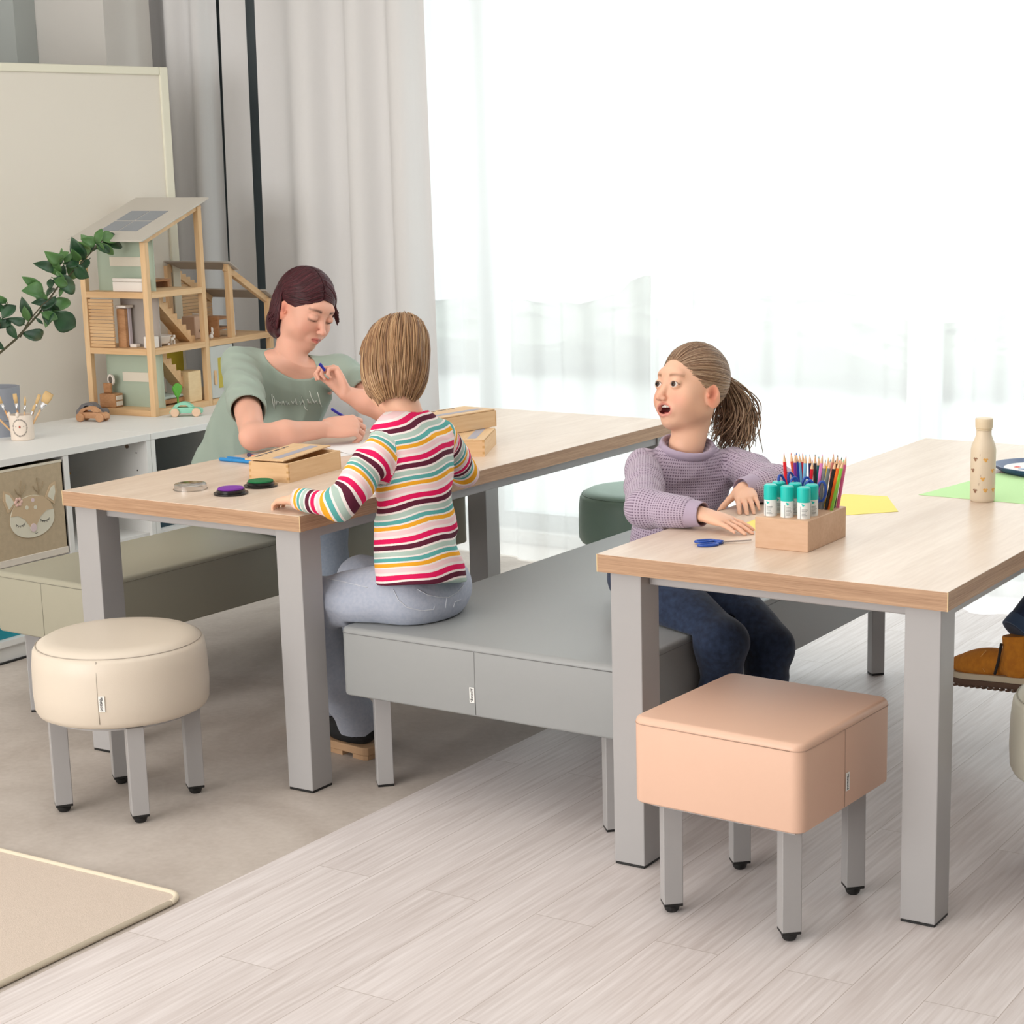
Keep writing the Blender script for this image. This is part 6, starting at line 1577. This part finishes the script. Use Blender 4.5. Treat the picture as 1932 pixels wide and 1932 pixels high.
    jo.append((half(V(0, 0, .4212), (0, 0, 1), V(-2.7, 3.6, .2), V(-2.115, 4.5, .43)), 's', .004))
    v, f = surf(jo, [(V(-2.52, 3.68, .08), V(-1.76, 4.34, .62), .005)])
    parts.append(mesh_np('jeans', v, f, M_j, t, smooth_it=2))
    for a in (fR, fL):
        X = Matrix.Translation((a[0], a[1], 0))
        b = MB(); b.sph((.045, 0, .055), (.095, .036, .034), X); b.sph((-.012, 0, .085), (.046, .037, .055), X)
        sh = b.build('shoe', mat('dark_boot', (44, 40, 40), .7), t, smooth=True); parts.append(sh)
        b = MB(); b.prism([(-.058, -.030), (-.045, -.037), (.09, -.038), (.128, -.026), (.140, 0), (.128, .026), (.09, .038), (-.045, .037), (-.058, .030)], .001, .024, X, .003); b.build('shoe_sole', mat('dark_sole', (60, 54, 50), .7), sh)
    # hair
    HM = hair_mat('brown_hair', [(92, 66, 50), (138, 108, 84), (168, 138, 110), (116, 86, 66), (190, 164, 136)], .42, .45)
    L = lambda q: c+(np.asarray(q)@Rm.T)*S
    rad = np.array((.0765, .0945, .0885)); cen = np.array((0, -.018, .032))
    ho = [(ell(L(cen), rad*S*.998, Rm), 'u', .001), (ell(L((0, .105, -.022)), np.array((.086, .066, .104))*S, Rm), 's', .008)]
    for s_ in (-1, 1): ho.append((ell(L((s_*.085, .020, -.045)), np.array((.022, .046, .056))*S, Rm), 's', .006))
    ho.append((ell(L((0, -.05, -.100)), np.array((.09, .07, .055))*S, Rm), 's', .006))
    v, f = surf(ho, [(c-.16, c+.16, .0028)])
    cap = mesh_np('hair', v, f, HM, t, attrs={'shade': np.full(len(v), .35)}, smooth_it=2); parts.append(cap)
    capv = ((v-c)@Rm)/S; capv = capv[(capv[:, 1] > -.10) & (np.linalg.norm((capv-np.array((0, -.018, .032)))/np.array((.0765, .0945, .0885)), axis=1) > .985)]; edge = capv[(capv[:, 1] > .02)]
    rg = np.random.RandomState(8); P = []; an = nrm((.0, -1, -.02)); anc = cen+an*rad*1.03
    for i in range(1500):
        src = edge if i % 3 == 0 else capv
        s0 = nrm((src[rg.randint(len(src))]-cen)/rad)
        ph = slerp(s0, an, 15); off = 1.004+.022*np.sin(np.linspace(0, PI*.9, 15))[:, None]*(.5+rg.rand())
        P.append(L(cen+ph*rad*off))
    for i in range(460):      # the ponytail: out, over and down in curls
        r0 = rg.normal(size=3)*.006; k = np.linspace(0, 1, 18); Ln = rg.uniform(.13, .20); sp = np.clip(rg.normal(size=3), -1.4, 1.4)*np.array((.028, .016, .016)); w_ = rg.uniform(0, 6)
        dn = -Rm.T@np.array((0, 0, 1.0)); dn = dn/np.linalg.norm(dn)*-1 if False else Rm.T@np.array((0, 0, -1.0))
        bk = np.array((0, -1, .10))
        out = .052*np.sin(np.minimum(k*2.2, PI/2))
        pts = anc+r0+np.outer(out, bk)+np.outer(np.maximum(k-.08, 0)*Ln, dn)+np.outer(np.sin(k*PI*.9), sp)+np.outer(k**2, sp*.9)
        curl = (k**2)*.016; pts = pts+np.stack([curl*np.sin(k*5+w_), curl*np.cos(k*5+w_), 0*k], 1)+np.outer(k**3, np.array((.012*math.sin(w_), .045, 0)))*rg.uniform(-.1, 1)
        P.append(L(pts))
    parts.append(strands('hair_locks', cap, P, HM, r=.0015, n=4, seed=9))
    q = MB(); q.tube([Vector(L(anc+np.array((.015*math.cos(a), -.004, .015*math.sin(a))))) for a in np.linspace(0, 2*PI, 20)], .004, n=8); parts.append(q.build('hair_tie', mat('hair_tie', (60, 44, 40), .8), cap, smooth=True))
    rel([p for p in parts if p.parent == t], t)
girl()

# ================================================================== the child at the right, only a boot and cuff in view
def legs():
    t = person('person in dark jeans and tan boots, only one boot and trouser cuff in view', 'person', (-1.07, 4.45, .42))
    kn = V(-1.40, 4.60, .50); an = P2(1935, 1205, -1.475); toe = P2(1806, 1268, -1.70)
    hp = V(-.98, 4.50, .52)
    X0 = np.array(an); dirx = nrm(np.array(toe)-P2(1932, 1285, -1.475)); dirx = nrm(V(-1, .0, -.02)); 
    heel = P2(1945, 1285, -1.46); toe = P2(1803, 1270, -1.72)
    fx = nrm(toe-heel); sz = nrm(V(0, 0, 1)-fx*fx[2]); sy = np.cross(sz, fx); Rb = np.stack([fx, sy, sz], 1)
    Lc = lambda x, y, z: heel+Rb@V(x, y, z)
    tl = np.linalg.norm(toe-heel)
    o = [(ell(Lc(tl*.72, 0, .030), (tl*.30, .040, .030), Rb), 'u', .02), (ell(Lc(tl*.45, 0, .040), (tl*.34, .037, .038), Rb), 'u', .03), (cone(Lc(tl*.12, 0, .045), Lc(.03, 0, .12), .042, .044), 'u', .03), (ell(Lc(.02, 0, .035), (.05, .038, .04), Rb), 'u', .02)]
    lo = np.minimum(heel, toe)-.12; hi = np.maximum(heel, toe)+.16
    o.append((half(Lc(0, 0, .008), Rb[:, 2], lo, hi), 's', .002)); o.append((half(Lc(0, 0, .118), -Rb[:, 2], lo, hi), 's', .002))
    v, f = surf(o, [(lo, hi, .0025)]); parts = [mesh_np('boot', v, f, mat('tan_suede', (206, 132, 34), .9, bump=.5, bscale=700, c2=(184, 112, 26), mscale=60), t)]
    X = Matrix(np.vstack([np.hstack([Rb, heel[:, None]]), [0, 0, 0, 1]]).tolist())
    out = [(-.035, -.036), (.3*tl, -.036), (.75*tl, -.044), (.95*tl, -.030), (1.02*tl, 0), (.95*tl, .030), (.75*tl, .044), (.3*tl, .036), (-.035, .036)]
    parts.append(MB().prism(out, -.004, .012, X, .002).build('midsole', mat('midsole_cream', (206, 192, 166), .7), parts[0]))
    b = MB(); b.prism(out, -.020, -.0042, X, .003)
    for k in range(14): 
        x = -.03+k*(tl+.03)/14
        for s_ in (-1, 1): b.box(x, x+.009, s_*.038-.006, s_*.038+.006, -.025, -.019, M=X)
    parts.append(b.build('outsole', mat('brown_outsole', (98, 74, 60), .8), parts[0]))
    for s_ in (-1, 1):
        b = MB(); b.tube([Lc(.30*tl, s_*.0405, .018), Lc(.22*tl, s_*.0445, .055), Lc(.16*tl, s_*.046, .10)], .004, n=6)
        parts.append(b.build('zip', mat('zip_black', (30, 28, 28), .6), parts[0]))
    b = MB()
    for s_ in (-1, 1): b.tube([Lc(x*tl, s_*y, z) for x, y, z in ((.44, .037, .020), (.50, .0385, .040), (.50, .033, .058), (.44, .028, .075))], .0009, n=5)
    parts.append(b.build('stitching', mat('stitch_tan', (226, 176, 100), .8), parts[0]))
    ank = Lc(.03, 0, .12)
    jo = [(cone(ank+V(0, 0, -.0), kn, .050, .066), 'u', .02), (cone(kn, hp, .068, .085), 'u', .03), (cone(hp, hp+V(.06, .2, 0), .085, .085), 'u', .03), (cone(hp+V(.06, .2, 0), kn+V(.03, .24, .0), .085, .068), 'u', .03), (cone(kn+V(.03, .24, 0), kn+V(.05, .25, -.28), .066, .05), 'u', .03), (half(ank-nrm(kn-ank)*.004, nrm(kn-ank), ank-.2, ank+.12), 's', .003)]
    v, f = surf(jo, [(V(-1.68, 4.35, .12), V(-.82, 5.0, .64), .005)]); parts.append(mesh_np('jeans', v, f, cloth_mat('navy_denim', (34, 50, 76), c2=(24, 36, 58), mscale=70), t, smooth_it=2))
    b = MB(); ax = nrm(kn-ank); b.tube([ank-ax*.003, ank+ax*.028], [.053, .054], n=28); parts.append(b.build('trouser_cuff', cloth_mat('cuff_denim', (54, 72, 98)), parts[-1], smooth=SM))
    rel([p for p in parts if p.parent == t], t)
legs()
